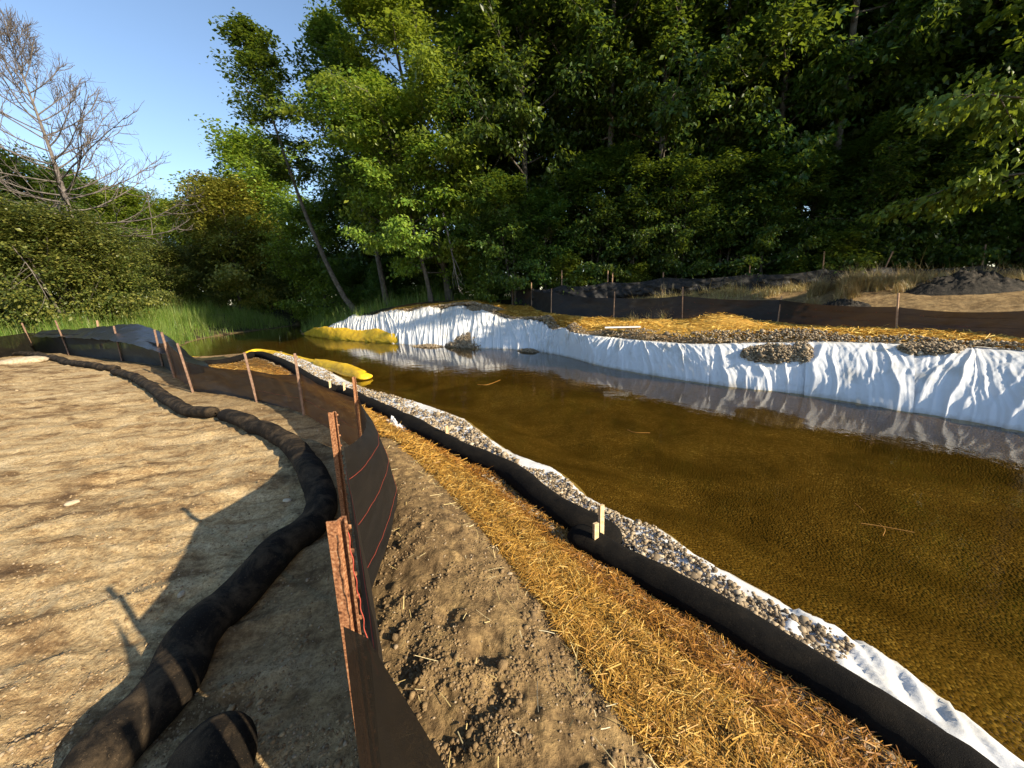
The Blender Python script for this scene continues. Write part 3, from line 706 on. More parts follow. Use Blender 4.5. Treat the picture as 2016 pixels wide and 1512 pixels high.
def gravel_heap(label, ctr, rx, ry, h, ang, n, size=.024):
    th = r.uniform(0, 6.283, n); q = np.sqrt(r.uniform(0, 1, n))
    lx, ly = q * np.cos(th), q * np.sin(th)
    prof = np.clip(1 - q ** 1.6, 0, 1) * h * (1 + .35 * perlin(lx * 2.3 + ctr[0], ly * 2.3, 4))
    x = lx * rx; y = ly * ry; c, s_ = math.cos(ang), math.sin(ang)
    P = np.c_[x * c - y * s_, x * s_ + y * c, prof + r.uniform(-.01, .015, n)]
    V, F = pebbles(P, size, r, OCT, OCTF)
    # solid core
    k1, k2 = 28, 9
    T2, Q2 = np.meshgrid(np.linspace(0, 2 * np.pi, k1, endpoint=False), np.linspace(0, 1, k2))
    lx, ly = Q2 * np.cos(T2), Q2 * np.sin(T2)
    pz = np.clip(1 - Q2 ** 1.6, 0, 1) * h * (1 + .35 * perlin(lx * 2.3 + ctr[0], ly * 2.3, 4)) - .015
    xx, yy = lx * rx, ly * ry
    acc = Acc(); acc.add(V, F); acc.add(np.stack([xx * c - yy * s_, xx * s_ + yy * c, pz], -1).reshape(-1, 3), gridF(k2, k1, True))
    return obj('gravel_heap', acc.mesh('gravel_heap', [M['pebble']]), loc=tuple(ctr), label=label, category='gravel')
gravel_heap('grey gravel heap at the water edge beside the white post', at(922, 679, .02), 1.6, .85, .58, -.55, 5600)
gravel_heap('small wet gravel spit at the foot of the yellow curtain', at(845, 682, .0), .9, .35, .10, -.3, 1200)
def pocket(label, u, v, ru, rv, thick, n, size=.024):
    best = []
    for P in SHEETS:
        Q = P.reshape(-1, 3); dd = Q[:, 1] * math.cos(PITCH) - (Q[:, 2] - CAMZ) * math.sin(PITCH)
        R_ = Q - [0, 0, CAMZ]; uu = 1008 + R_ @ np.array(RX) / dd * FPX; vv_ = 756 + R_ @ np.array(DN) / dd * FPX
        k = ((uu - u) / ru) ** 2 + ((vv_ - v) / rv) ** 2
        best.append(np.c_[Q, k][(k < 1) & (dd > 2)])
    Q = np.vstack(best); Q = Q[r.integers(0, len(Q), n)]
    q = Q[:, 3]; th = thick * np.clip(1 - q ** 1.3, .05, 1) * (1 + .5 * perlin(Q[:, 0] * 4, Q[:, 1] * 4 + Q[:, 2] * 3, 6))
    P = Q[:, :3] + r.normal(0, .02, (n, 3)) + np.array([-.55, -.35, .6]) * (th * r.uniform(.2, 1, n))[:, None]
    c = P.mean(0); V, F = pebbles(P - c, size, r, OCT, OCTF)
    return obj('gravel_heap', mesh('gravel_heap', V, F, [M['pebble']]), loc=tuple(c), label=label, category='gravel')
pocket('gravel pile resting in the pocket of the white sheet', 1522, 697, 62, 17, .16, 4200)
pocket('little gravel pile slipping down beside the larger pocket pile', 1578, 695, 20, 20, .12, 1100)
pocket('flat gravel patch on top of the far bank at right', 1832, 687, 65, 12, .10, 2200)
gravel_heap('gravel crown on top of the tallest white mound', atd(945, 606, 20.2) + [0, 0, -.12], 1.5, .7, .28, -.6, 3000)
gravel_heap('tiny gravel dribble under the pleated sheet at the water edge', at(1040, 692, .0), .5, .2, .12, -.6, 600)

# ---------------------------------------------------------------- filter socks
def sock(label, P, rad, mat, seed, group, squash=.78, pinch=(True, True), dz=0.0):
    L = clen(crv(P, 60)); n = int(L / .03) + 12; k = 26
    C = crv(P, n)
    C[:, 2] = ter(C[:, 0], C[:, 1]); ker = np.ones(9) / 9
    C[:, 2] = np.convolve(np.r_[np.full(4, C[0, 2]), C[:, 2], np.full(4, C[-1, 2])], ker, 'valid') + rad * squash * .80 + dz
    s = np.linspace(0, L, n)
    lump = 1 + .07 * perlin(s * 1.7, s * 0, seed) + .03 * perlin(s * 5, s * 0, seed + 1)
    e0 = np.clip(s / (rad * 1.1), 0, 1) if pinch[0] else np.ones(n); e1 = np.clip((L - s) / (rad * 1.1), 0, 1) if pinch[1] else np.ones(n)
    R = rad * lump * np.sqrt(np.clip(1 - (1 - e0) ** 2, .02, 1)) * np.sqrt(np.clip(1 - (1 - e1) ** 2, .02, 1))
    T, S, U = frames(C)
    th = np.linspace(0, 2 * np.pi, k, endpoint=False)
    SS, TH = np.meshgrid(s, th, indexing='ij')
    rr_ = R[:, None] * (1 + .05 * fbm(SS * 4, TH * 1.6, 3, seed + 2) + .018 * perlin(SS * 16 + TH, TH * 3, seed + 4))
    V = C[:, None] + (rr_ * np.cos(TH))[..., None] * S[:, None] + (rr_ * squash * np.sin(TH))[..., None] * U[:, None]
    return obj('filter_sock', mesh('filter_sock', V.reshape(-1, 3), gridF(n, k, True), [M[mat]]), label=label, category='filter sock', group=group)
g1 = 'black socks along the near bank'; g2 = 'dusty socks beside the field fence'
sock('thick black filter sock running from the pair of wooden stakes to the bottom right', np.vstack([SOCK_A, [[1.9, .3, .34], [2.1, -.6, .34]]]), .122, 'sock', 1, g1)
sock('black filter sock curving along the middle of the near bank', SOCK_B, .138, 'sock', 2, g1, dz=.015)
sock('far black filter sock humped behind the straw and the yellow boom', SOCK_C, .15, 'sock', 3, g1)
sock('long dusty filter sock snaking through the fence shadow', SOCK_L1, .132, 'sock_dusty', 4, g2)
sock('dusty filter sock in sunlight between the two overlaps on the field', SOCK_L2, .118, 'sock_dusty', 5, g2, dz=.01)
sock('farthest dusty filter sock at the left foot of the fence', SOCK_L3, .125, 'sock_dusty', 6, g2)
sock('rounded end of a filter sock at the bottom edge beside the long one', SOCK_L0, .15, 'sock_dusty', 7, g2, dz=.03)

# ---------------------------------------------------------------- fences
def t_post(fence, base, top, w_, face, studs=0):
    """notched steel T-post"""
    base = np.asarray(base, float); top = np.asarray(top, float)
    a, t = w_, w_ * .10
    # folded steel section: broad flange, valley, narrow second flange
    prof = [(-a * .62, 0), (-a * .05, 0), (a * .10, a * .42), (a * .22, a * .42), (a * .34, 0), (a * .46, 0), (a * .46, t), (a * .42, t), (a * .30, a * .42 + t), (a * .02, a * .42 + t), (-a * .12, t), (-a * .62, t)]
    V, F = prism(prof, base - [0, 0, .12], top, face)
    me = mesh('post', V, F[2:] + [F[0], F[1]], [M['rust']], False)
    o = obj('post', me, fence)
    if studs:
        T = (top - base); L = np.linalg.norm(T); T /= L
        X = np.asarray(face, float); X -= T * (X @ T); X /= np.linalg.norm(X); Yv = np.cross(T, X)
        SV = np.array([p * X * a + q * T * a + w2 * Yv * a for w2 in (.01, .09) for p, q in ((0, -.22), (.20, -.10), (.20, .10), (0, .16))])
        sm = mesh('stud', SV, BOXF, [M['rust']], False)
        for k in range(studs):
            obj('stud', sm, o, loc=tuple(top - T * (.014 + k * .055) + X * a * .455))
    return o
def wood_post(fence, base, top, w_, mat='stake_wood', name='post'):
    base = np.asarray(base, float); top = np.asarray(top, float)
    h = w_ / 2; b = w_ * .12
    prof = [(-h + b, -h), (h - b, -h), (h, -h + b), (h, h - b), (h - b, h), (-h + b, h), (-h, h - b), (-h, -h + b)]
    V, F = prism(prof, base - [0, 0, .1], top, (1, .3, 0))
    V = np.asarray(V)
    return obj(name, mesh(name, V, F, [M[mat]], False), fence)
def fabric_span(fence, b0, t0, b1, t1, mat, sag=.04, belly=0.0, seed=0, nu=34, nv=18, sagfn=None, bellyfn=None, red=(), wrink=.018, rs=1):
    b0, t0, b1, t1 = [np.asarray(q, float) for q in (b0, t0, b1, t1)]
    u = np.linspace(0, 1, nu)[:, None]; v = np.linspace(0, 1, nv)[None, :]
    Bp = b0 + (b1 - b0) * u[..., None]; Tp = t0 + (t1 - t0) * u[..., None]
    sg = sagfn(u) if sagfn else sag * 4 * u * (1 - u)
    Tp = Tp.copy(); Tp[..., 2] -= sg
    Bp = Bp.copy(); Bp[..., 2] = ter(Bp[..., 0].ravel(), Bp[..., 1].ravel()).reshape(Bp.shape[:2]) - .05
    P = Bp * (1 - v[..., None]) + Tp * v[..., None]
    d = b1 - b0; nrm = np.array([d[1], -d[0], 0]); L = np.linalg.norm(nrm); nrm /= L
    bl = bellyfn(u, v) if bellyfn else belly * np.sin(np.pi * u) * np.sin(np.pi * v ** .8)
    wr = wrink * np.sin(np.pi * np.clip(u, 0, 1)) ** .4 * (fbm(u * L * 1.6 + v * .8 + seed, v * 2.2 + seed * 3.1 + 0 * u, 3, seed) * 1.3 + .7 * perlin(u * L * 4 + v * 2, v * .8 + 0 * u, seed + 2))
    P = P + nrm * (bl + wr)[..., None]
    o = obj('fabric', mesh('fabric', P.reshape(-1, 3), gridF(nu, nv), [M[mat]]), fence)
    for rv in red:
        j = rv * (nv - 1); i = int(j); f = j - i
        C = P[:, i] * (1 - f) + P[:, min(i + 1, nv - 1)] * f
        for sgn in (rs,):
            V, F = tube(C + nrm * .004 * sgn, .0011 if mat != 'fabric_far' else .004, 5)
            obj('red_thread', mesh('red_thread', V, F, [M['red_string']]), o)
    return P
# near fence
nf = thing('silt_fence', 'long black fabric silt fence with rusty posts dividing the bare field from the bank', 'fence', (0, 0, 0))
NP = [((-12, 706), (-22, 664), None), ((69, 693), (50, 655), (43, 636)), ((137, 699), (120, 657), (109, 631)), ((240, 711), (229, 660), (224, 642)), ((320, 721), (310, 676), (304, 649)), ((344, 744), (325, 673), (318, 654)), ((381, 773), (363, 713), (349, 676)), ((507, 794), (490, 729), (481, 694)), ((599, 821), (587, 736), (580, 696))]
base, ftop = [], []
for i, (b_, f_, p_) in enumerate(NP):
    q = at(*b_, .45); d = depth(q); q[2] = ter1(q[0], q[1])
    tf = atd(*f_, d); base.append(q); ftop.append(tf)
    if p_:
        tp = atd(*p_, d); wood_post(nf, q + [0, 0, 0], tp, .044 if i < 6 else .036, 'post_brown')
q3 = np.array([-1.80, 4.25, 0]); q3[2] = ter1(*q3[:2]); d3 = depth(np.array([-1.8, 4.25, 1.2]))
base.append(q3); ftop.append(atd(702, 787, d3)); t_post(nf, q3, atd(697, 742, d3), .036, (.8, .5, 0), 8)
q2t = atd(655, 812, 1.9); q2 = np.array([-.93, 1.86, 0]); q2[2] = ter1(*q2[:2]); t_post(nf, q2, q2t, .036, (.9, .2, 0), 16)
q1t = atd(665, 1027, .75); q1 = np.array([-.40, .72, 0]); q1[2] = ter1(*q1[:2]); t_post(nf, q1, q1t, .036, (1, .1, 0), 14)
off = np.array([.035, -.01, 0]); offw = np.array([.02, .03, 0])
for i in range(9):
    P = fabric_span(nf, base[i] + offw, ftop[i] + offw, base[i + 1] + offw, ftop[i + 1] + offw, 'fabric', sag=.05 if i > 5 else .02, belly=-.06, seed=i + 1, nu=40, red=(.42,) if i >= 7 else ())
f2 = atd(676, 880, depth(np.array([q2t[0], q2t[1], 1.5])))
f2b = np.array([q2t[0] + .03, q2t[1], f2[2]])
def sg23(u): return .10 * np.sin(np.pi * u) ** .8 + .0 * u
def bl23(u, v): return -.30 * np.sin(np.pi * np.clip(u, 0, 1)) ** .9 * (1 - v) ** .6 * np.clip(v * 6, .35, 1) - .08 * np.sin(np.pi * u) * v
fabric_span(nf, q3 + off, ftop[9] + offw, q2 + off * 1.2, f2b, 'fabric_near', seed=21, nu=50, nv=26, sagfn=sg23, bellyfn=bl23, red=(.30, .58, .84), wrink=.01, rs=-1)
dp1 = depth(np.array([q1t[0], q1t[1], 1.5]))
f1 = atd(686, 1238, .77); f1a = np.array([f1[0] + .045, f1[1] + .02, f1[2] - .03]); 
fabric_span(nf, q2 + off * 1.2, f2b, q1 + [.05, .02, 0], f1a, 'fabric_near', seed=22, nu=46, nv=26, sag=.03, belly=-.03, red=(.9,), wrink=.008)
b0 = np.array([.36, -.08, 0.6]); t0_ = np.array([.36, -.08, 1.46])
wA = atd(676, 1233, .685); wB = atd(727, 1258, .665); bA = q1 + [.0, -.075, 0]; bB = q1 + [.055, -.10, 0]
fabric_span(nf, bA, wA, bB, wB, 'fabric_near', seed=24, nu=10, nv=20, sag=0, belly=0, wrink=.004)
fabric_span(nf, bB, wB, b0, t0_, 'fabric_near', seed=23, nu=50, nv=26, sag=.02, belly=.02, red=(.55,), wrink=.012)
t_post(nf, b0 + [.03, 0, 0], t0_ + [.03, 0, .3], .046, (1, .1, 0), 0)
# red string hanging down the near post
C = crv(np.array([q1t + [.028, -.022, -.01], q1t + [.030, -.024, -.10], q1t + [.031, -.02, -.19], q1t + [.034, -.02, -.27], q1t + [.04, -.01, -.36]]), 60)
C[:, 0] += .0015 * np.sin(np.arange(60) * .8); V, F = tube(C, .0011, 5)
obj('red_string', mesh('red_string', V, F, [M['red_string']]), nf)
# far fence
ff = thing('silt_fence', 'low black silt fence with thin stakes standing behind the straw on the far bank', 'fence', (0, 0, 0))
FT = [(2260, 640), (2016, 612), (1765, 604), (1534, 590), (1344, 582), (1209, 586), (1086, 577), (1011, 564)]
FPx = [None, None, (1768, 577), (1539, 583), (1345, 565), (1211, 574), (1087, 568), (1010, 547)]
pb, pt = [], []
for i, q in enumerate(FARF_B):
    d = depth(q); b_ = q.copy(); b_[2] = ter1(q[0], q[1]); pb.append(b_); pt.append(atd(*FT[i], d))
    if FPx[i]: wood_post(ff, b_ + [-.03, -.04, 0], atd(*FPx[i], d) + [-.03, -.04, 0], .034)
for i in range(len(pb) - 1):
    fabric_span(ff, pb[i], pt[i], pb[i + 1], pt[i + 1], 'fabric_far', sag=.07, belly=.09, seed=40 + i, nu=40, red=(.45, .78) if i < 4 else (), wrink=.035)
# rear fence
rf = thing('silt_fence', 'sagging black silt fence at the foot of the forest behind the dry grass', 'fence', (0, 0, 0))
RP = [(1046, 556), (1106, 532), (1197, 533), (1306, 536), (1477, 513), (1623, 495), (1758, 495), (1941, 481), None]
pb, pt = [], []
for i, q in enumerate(REAR_T):
    b_ = q.copy(); b_[2] = ter1(q[0], q[1]); pb.append(b_); pt.append(q.copy())
    if RP[i]: wood_post(rf, b_, atd(*RP[i], REARD[i][2]), .04)
for i in range(len(pb) - 1):
    fabric_span(rf, pb[i], pt[i], pb[i + 1], pt[i + 1], 'fabric_far', sag=.12, belly=.22, seed=60 + i, nu=50, nv=20, wrink=.13)
wood_post(rf, pb[2] + [.25, .1, 0], atd(1206, 537, 18.2), .045)
# lone stake behind the black sheet at left
q = at(200, 690, .5); q[2] = ter1(q[0], q[1]); d = depth(q)
st_ = thing('wooden_stake', 'short weathered stake poking up behind the black plastic sheet', 'stake'); wood_post(st_, q, atd(191, 631, d), .06, 'stake_wood', 'shaft')

# black plastic sheet over the bank end behind the fence
top_l = np.array([atd(u, v, d) for u, v, d in [(85, 650, 17.6), (150, 648, 16.5), (215, 641, 15), (270, 638, 14.3), (310, 650, 14), (345, 672, 13.2), (378, 702, 12.2), (405, 713, 11.7)]])
bot_l = np.array([atd(u, v, d) for u, v, d in [(60, 664, 17.0), (130, 665, 15.4), (225, 672, 12.6), (300, 690, 11.6), (330, 700, 10.7), (352, 712, 10.0), (385, 722, 9.9), (412, 722, 10.2)]])
n, nv = 150, 30
Tc, Bc = crv(top_l, n), crv(bot_l, n); vv = np.linspace(-.35, 1, nv)[None, :]
sL = np.linspace(0, clen(Tc), n)[:, None] + 0 * vv
P = Tc[:, None] + (Bc - Tc)[:, None] * np.clip(vv, 0, 1)[..., None]
P = P + np.array([0, 0, 1]) * (.05 * fbm(sL * 1.2 + vv, vv * 2, 3, 7) + .05 * np.abs(perlin(sL * 2.6 + 3 * vv, vv * 1.5, 8)))[..., None]
bk = np.clip(-vv, 0, 1) / .35
P = P + (np.array([-.5, .85, 0]) * .9)[None, None] * bk[..., None]; P[..., 2] -= bk * .75
obj('black_plastic_sheet', mesh('black_plastic_sheet', P.reshape(-1, 3), gridF(n, nv), [M['black_plastic']]), label='shiny black plastic sheet draped behind the left fence', category='plastic sheet')

# ---------------------------------------------------------------- yellow curtain and boom
def crumple_band(name, label, lo, hi, seed, depthm, n=240, nv=30, amp=.07, cat='turbidity curtain'):
    Lc, Hc = crv(lo, n), crv(hi, n); th = np.linspace(-.25, 1.25, nv)[None, :] * np.pi / 1
    sL = np.linspace(0, clen(Lc), n)[:, None] + 0 * th
    C = (Lc + Hc) / 2; U = (Hc - Lc) / 2
    out = -np.cross(np.gradient(C, axis=0), [0, 0, 1.0]); out[:, 2] = 0; out /= np.linalg.norm(out, axis=1)[:, None] + 1e-9
    sg = np.sign((out * (np.array([0, 0, 0]) - C)).sum(1))[:, None]; out = out * sg
    k = 1 + amp * 2 * perlin(sL * .9, th * .5, seed) + amp * 1.5 * (.3 - np.abs(perlin(sL * 1.8 + th * 1.1, th * .7, seed + 3))) + amp * (.3 - np.abs(perlin(sL * 4.2 - th * 1.4, th * 1.3, seed + 6)))
    taper = np.clip(np.minimum(np.arange(n), np.arange(n)[::-1]) / (n * .05), 0, 1)[:, None] ** .5
    P = C[:, None] - U[:, None] * (np.cos(th) * k)[..., None] + out[:, None] * (depthm * np.sin(th) * k * taper)[..., None]
    return obj(name, mesh(name, P.reshape(-1, 3), gridF(n, nv), [M['yellow_pvc']]), label=label, category=cat)
lo = px([(600, 660), (640, 666), (695, 671), (738, 674), (800, 677), (835, 676), (872, 672)], 0.0)
hi = np.array([atd(u, v, depth(l) + .25) for (u, v), l in zip([(598, 655), (640, 643), (709, 651), (742, 650), (795, 661), (832, 654), (868, 638)], lo)])
crumple_band('yellow_curtain', 'crumpled yellow turbidity curtain at the foot of the far white sheets', lo, hi, 3, .10, amp=.20)
lo = px([(622, 722), (650, 730), (685, 741), (715, 748), (727, 743)], 0.0)
hi = np.array([atd(u, v, depth(l) + .15) for (u, v), l in zip([(620, 706), (652, 710), (690, 719), (716, 731), (728, 739)], lo)])
crumple_band('yellow_boom', 'puffed yellow boom end floating in the stream beside the near gravel', lo, hi, 5, .15, amp=.10, cat='boom')
lo = px([(376, 710), (420, 708), (470, 704), (500, 697), (530, 698), (575, 708), (628, 722)], 0.0)
hi = np.array([atd(u, v, depth(l) + .12) for (u, v), l in zip([(375, 701), (420, 702), (470, 697), (503, 687), (535, 690), (580, 700), (628, 711)], lo)])
crumple_band('yellow_boom', 'yellow boom curving round the far end of the near bank', lo, hi, 6, .10, amp=.12, cat='boom')

# ---------------------------------------------------------------- stakes, posts, scraps
def stake(label, b_, t_, w_=.042, d_=.024, group=None):
    b_ = np.asarray(b_, float); t_ = np.asarray(t_, float)
    o = thing('wooden_stake', label, 'stake', tuple(b_), group)
    V, F = prism([(-w_ / 2, -d_ / 2), (w_ / 2, -d_ / 2), (w_ / 2, d_ / 2), (-w_ / 2, d_ / 2)], (0, 0, -.25), t_ - b_, (1, .6, 0))
    obj('shaft', mesh('shaft', V, F, [M['wood']], False), o); return o
sg_ = 'short stakes pinning the near socks'
def stake_px(label, u, v0, v1, z):
    b_ = at(u, v1, z); stake(label, b_, atd(u, v0, depth(b_)), group=sg_)
stake_px('short wooden stake behind the sock overlap, upper of the pair', 1184, 994, 1040, .44)
stake_px('short wooden stake in front of the sock overlap, lower of the pair', 1173, 1030, 1066, .40)
stake_px('small wooden stake alone on the middle of the near bank sock', 879, 838, 853, .42)
stake_px('thin pale stake at the far sock joint, left of two', 649, 750, 763, .42)
stake_px('thin pale stake at the far sock joint, right of two', 677, 753, 768, .42)
p = at(858, 672, .03); o = thing('white_post', 'white plastic post at the right end of the yellow curtain', 'post', tuple(p))
V, F = tube(np.array([[0, 0, -.3], [0, 0, .3], [0.01, 0, .92], [0.012, 0, .93]]), [.05, .05, .05, .001], 12)
obj('pipe', mesh('pipe', V, F, [M['white_pvc']]), o)
def scrap(name, label, ctr, rx, ry, ang, seed, mat, h=.06, cat='plastic scrap'):
    n = 40; U, Vv = np.meshgrid(np.linspace(-1, 1, n), np.linspace(-1, 1, n), indexing='ij')
    k = 1 + .25 * perlin(np.arctan2(Vv, U) * 1.5, U * 0, seed)
    x, y = U * rx * k * np.sqrt(1 - Vv ** 2 / 2), Vv * ry * k * np.sqrt(1 - U ** 2 / 2)
    c, s_ = math.cos(ang), math.sin(ang); xw = ctr[0] + x * c - y * s_; yw = ctr[1] + x * s_ + y * c
    z = ter(xw.ravel(), yw.ravel()).reshape(n, n) - ctr[2] + .02 + h * np.clip(.6 + fbm(U * 2.2 + seed, Vv * 2.2, 3, seed) * 1.3, 0, 2) * (1 - np.maximum(np.abs(U), np.abs(Vv)) ** 4)
    return obj(name, mesh(name, np.stack([xw - ctr[0], yw - ctr[1], z], -1).reshape(-1, 3), gridF(n, n), [M[mat]]), loc=tuple(ctr), label=label, category=cat)
scrap('plastic_scrap', 'crumpled white plastic scrap lying between the straw and the sock', at(783, 838, .28), .42, .17, 2.0, 3, 'white_sheet', .09)
scrap('black_wrap', 'loose black plastic wrap end at the sock overlap by the stakes', at(1232, 1045, .34), .16, .10, 2.2, 5, 'black_plastic', .06)
p = at(1225, 652, .98); p[2] = ter1(p[0], p[1]) + .17
o = thing('board', 'dark flat board with a white edge lying on the far gravel', 'board', tuple(p), rz=-.2)
V, F = prism([(-.55, -.11), (.55, -.08), (.52, .12), (-.48, .14)], (0, 0, 0), (0, 0, .035), (1, 0, 0)); obj('panel', mesh('panel', V, F, [M['black_plastic']], False), o)
V, F = prism([(-.56, -.135), (.56, -.105), (.55, -.083), (-.55, -.113)], (0, 0, .002), (0, 0, .05), (1, 0, 0)); obj('edge_strip', mesh('edge_strip', V, F, [M['white_pvc']], False), o)

# rocks and clods on the field
r = np.random.default_rng(12)
def rock_mesh(seed, mat):
    rr_ = np.random.default_rng(seed); n1, n2 = 12, 8
    T2, Q2 = np.meshgrid(np.linspace(0, 2 * np.pi, n1, endpoint=False), np.linspace(-1.45, 1.45, n2))
    V = np.stack([np.cos(T2) * np.cos(Q2), np.sin(T2) * np.cos(Q2), np.sin(Q2)], -1).reshape(-1, 3)
    V = V * (1 + .22 * fbm(V[:, 0] * 1.6 + seed, V[:, 1] * 1.6 + V[:, 2], 2, seed))[:, None]
    return mesh('stone', V, gridF(n2, n1, True), [M[mat]])
def rock(label, u, v, sx, sy, sz, seed, mat='rock'):
    p = at(u, v, .45); p[2] = ter1(p[0], p[1]) + sz * .25
    o = obj('stone', rock_mesh(seed, mat), loc=tuple(p), label=label, category='stone'); o.scale = (sx, sy, sz); o.rotation_euler = (0, 0, seed); return o
rock('large pale flat stone on the far left of the bare field below the fence', 50, 717, .62, .38, .16, 1)
rock('pale stone lying on the lit field left of centre', 355, 1162, .035, .02, .012, 2)
rock('tan stone in the fence shadow beside the long sock', 563, 972, .045, .03, .02, 3)
rock('buff stone on the sunlit field near the left edge', 138, 980, .06, .04, .025, 4)
rock('small tan stone at the foot of the bulging fence fabric', 752, 1036, .03, .022, .018, 5)
# small stones pressed into field and berm
n = 2600
u_ = r.uniform(-20, 1300, n); v_ = r.uniform(720, 1512, n)
Pq = np.array([at(a, b, .5) for a, b in zip(u_, v_)])
_, zl_, zb_2, zs_, zi_, _ = ter(Pq[:, 0], Pq[:, 1], True)
k = (zl_ | zb_2); Pq = Pq[k]
Pq[:, 2] = ter(Pq[:, 0], Pq[:, 1]) + .001
dd = np.hypot(Pq[:, 0], Pq[:, 1])
V, F = pebbles(Pq, .0035 + .0008 * dd, r)
obj('field_grit', mesh('field_grit', V, F, [M['grit']]), kind='stuff', label='small stones pressed into the bare soil', category='grit')
def clods(name, label, n, pick, size, mat):
    u_ = r.uniform(*pick[0], n); v_ = r.uniform(*pick[1], n)
    P = np.array([at(a, b, .55) for a, b in zip(u_, v_)]); z_, l2, b2, s2, i2, d2 = ter(P[:, 0], P[:, 1], True)
    k = (b2 | l2) & (fbm(P[:, 0] * 3, P[:, 1] * 3, 3, 88) > -.05); P = P[k]; P[:, 2] = z_[k]
    V, F = pebbles(P, size, r); obj(name, mesh(name, V, F, [M[mat]], False), kind='stuff', label=label, category='soil')
M['crumb'] = simple('crumb', [(.16, .10, .05), (.30, .20, .10), (.44, .32, .17)], .95, 4, .7, 90, .01, island=True)
M['clod'] = simple('clod', [(.10, .065, .032), (.21, .138, .066), (.33, .22, .105)], .95, 30, .7, 90, .01)
clods('soil_clods', 'dark crumbs of soil on the berm beside the fence', 9000, ((690, 1300), (900, 1512)), .0065, 'clod')
clods('field_crumbs', 'brown crumbs of soil over the bare field', 9000, ((-20, 700), (740, 1512)), .0055, 'crumb')
# dark spoil mound at right behind the far fence
def mound(name, label, ctr, rx, ry, h, ang, seed, mat):
    n = 70; U, Vv = np.meshgrid(np.linspace(-1, 1, n), np.linspace(-1, 1, n), indexing='ij'); q = np.hypot(U, Vv)
    z = h * np.clip(1 - q ** 1.7, -.3, 1) * (1 + .6 * fbm(U * 2.5, Vv * 2.5, 4, seed)) + .24 * np.abs(fbm(U * 7, Vv * 7, 4, seed + 4, .65)) * np.clip(1.1 - q, 0, 1)
    x, y = U * rx, Vv * ry; c, s_ = math.cos(ang), math.sin(ang); xw = ctr[0] + x * c - y * s_; yw = ctr[1] + x * s_ + y * c
    zt = ter(xw.ravel(), yw.ravel()).reshape(n, n) - ctr[2]
    return obj(name, mesh(name, np.stack([xw - ctr[0], yw - ctr[1], zt + z - .02], -1).reshape(-1, 3), gridF(n, n), [M[mat]]), loc=tuple(ctr), label=label, category='soil mound')
p = atd(1900, 597, 11.6); p[2] = ter1(*p[:2]); mound('soil_mound', 'dark crumbly soil mound behind the far fence at right', p, 1.6, .8, .42, -.2, 5, 'soil_dark')
p = atd(1640, 600, 12.0); p[2] = ter1(*p[:2]); mound('soil_mound', 'low clump of dark soil under the drooping dry grass', p, 1.0, .6, .28, -.2, 9, 'soil_dark')

# ---------------------------------------------------------------- grasses
def grass(P, Lm, wm, r, lean=None, droop=.5, seg=3):
    n = len(P); L = Lm * np.exp(r.normal(0, .3, n)); a = r.uniform(0, 6.283, n)
    out = np.stack([np.cos(a), np.sin(a), 0 * a], 1)
    if lean is not None: out = out + np.asarray(lean)
    S = np.stack([-np.sin(a), np.cos(a), 0 * a], 1)
    bend = r.uniform(.15, 1, n) * droop
    rows = []
    for k in range(seg + 1):
        f = k / seg
        c = P + np.array([0, 0, 1.0]) * (L * (f - bend * .55 * f * f))[:, None] + out * (L * bend * f * f)[:, None]
        ww = (wm * (1 - f * .92))[:, None] if hasattr(wm, '__len__') else wm * (1 - f * .92)
        rows += [c - S * ww / 2, c + S * ww / 2]
    V = np.stack(rows, 1)
    F = np.array([[2 * k, 2 * k + 1, 2 * k + 3, 2 * k + 2] for k in range(seg)])[None] + (np.arange(n) * 2 * (seg + 1))[:, None, None]
    return V.reshape(-1, 3), F.reshape(-1, 4)
r = np.random.default_rng(31)
def grass_field(name, label, n, ub, db, Lm, wm, mat, cond=None, **kw):
    u_ = r.uniform(*ub, n); d_ = r.uniform(*db, n)
    P = np.array([atd(a, 600, b) for a, b in zip(u_, d_)]); z_, l2, b2, s2, i2, ds_ = ter(P[:, 0], P[:, 1], True)
    cl = fbm(P[:, 0] * .5, P[:, 1] * .5, 3, 66)
    k = (~i2) & (cl > -.25) & (r.uniform(0, 1, n) < .6 + cl)
    if cond is not None: k &= cond(P, ds_)
    P = P[k]; P[:, 2] = z_[k] - .03
    V, F = grass(P, Lm * (1 + .7 * cl[k]), wm, r, **kw)
    return obj(name, mesh(name, V, F, [M[mat]], False), kind='stuff', label=label, category='grass')
grass_field('bank_grass', 'tall green grass along the left stream bank', 80000, (-60, 660), (17.5, 40), .95, .024, 'grass_leaf', lambda P, d: (P[:, 0] < -15.5 - .0 * P[:, 1]) & ((P[:, 1] > 19.5) | (P[:, 0] < -19)), droop=.6)
grass_field('forest_edge_grass', 'dark grass and reeds under the trees beyond the white mound', 16000, (600, 1010), (24, 40), .8, .024, 'grass_leaf', lambda P, d: P[:, 0] > -17.5, droop=.8)
def dry_patch(label, u0, u1, d0, d1, n, Lm, droop=1.0, seed=0):
    u_ = r.uniform(u0, u1, n); d_ = r.uniform(d0, d1, n); P = np.array([atd(a, 575, b) for a, b in zip(u_, d_)])
    cl = fbm(P[:, 0] * 1.4, P[:, 1] * 1.4, 3, seed); k = cl > -.12; P = P[k]; P[:, 2] = ter(P[:, 0], P[:, 1]) - .02
    V, F = grass(P, Lm * (1 + 1.2 * cl[k]), .014, r, lean=(-.5, -.6, 0), droop=droop)
    obj('dry_grass', mesh('dry_grass', V, F, [M['dry_grass']], False), kind='stuff', label=label, category='grass')
dry_patch('drooping dry straw-coloured grass on the spoil mound at right', 1590, 1780, 12.3, 13.8, 9000, .42, 1.15, 3)
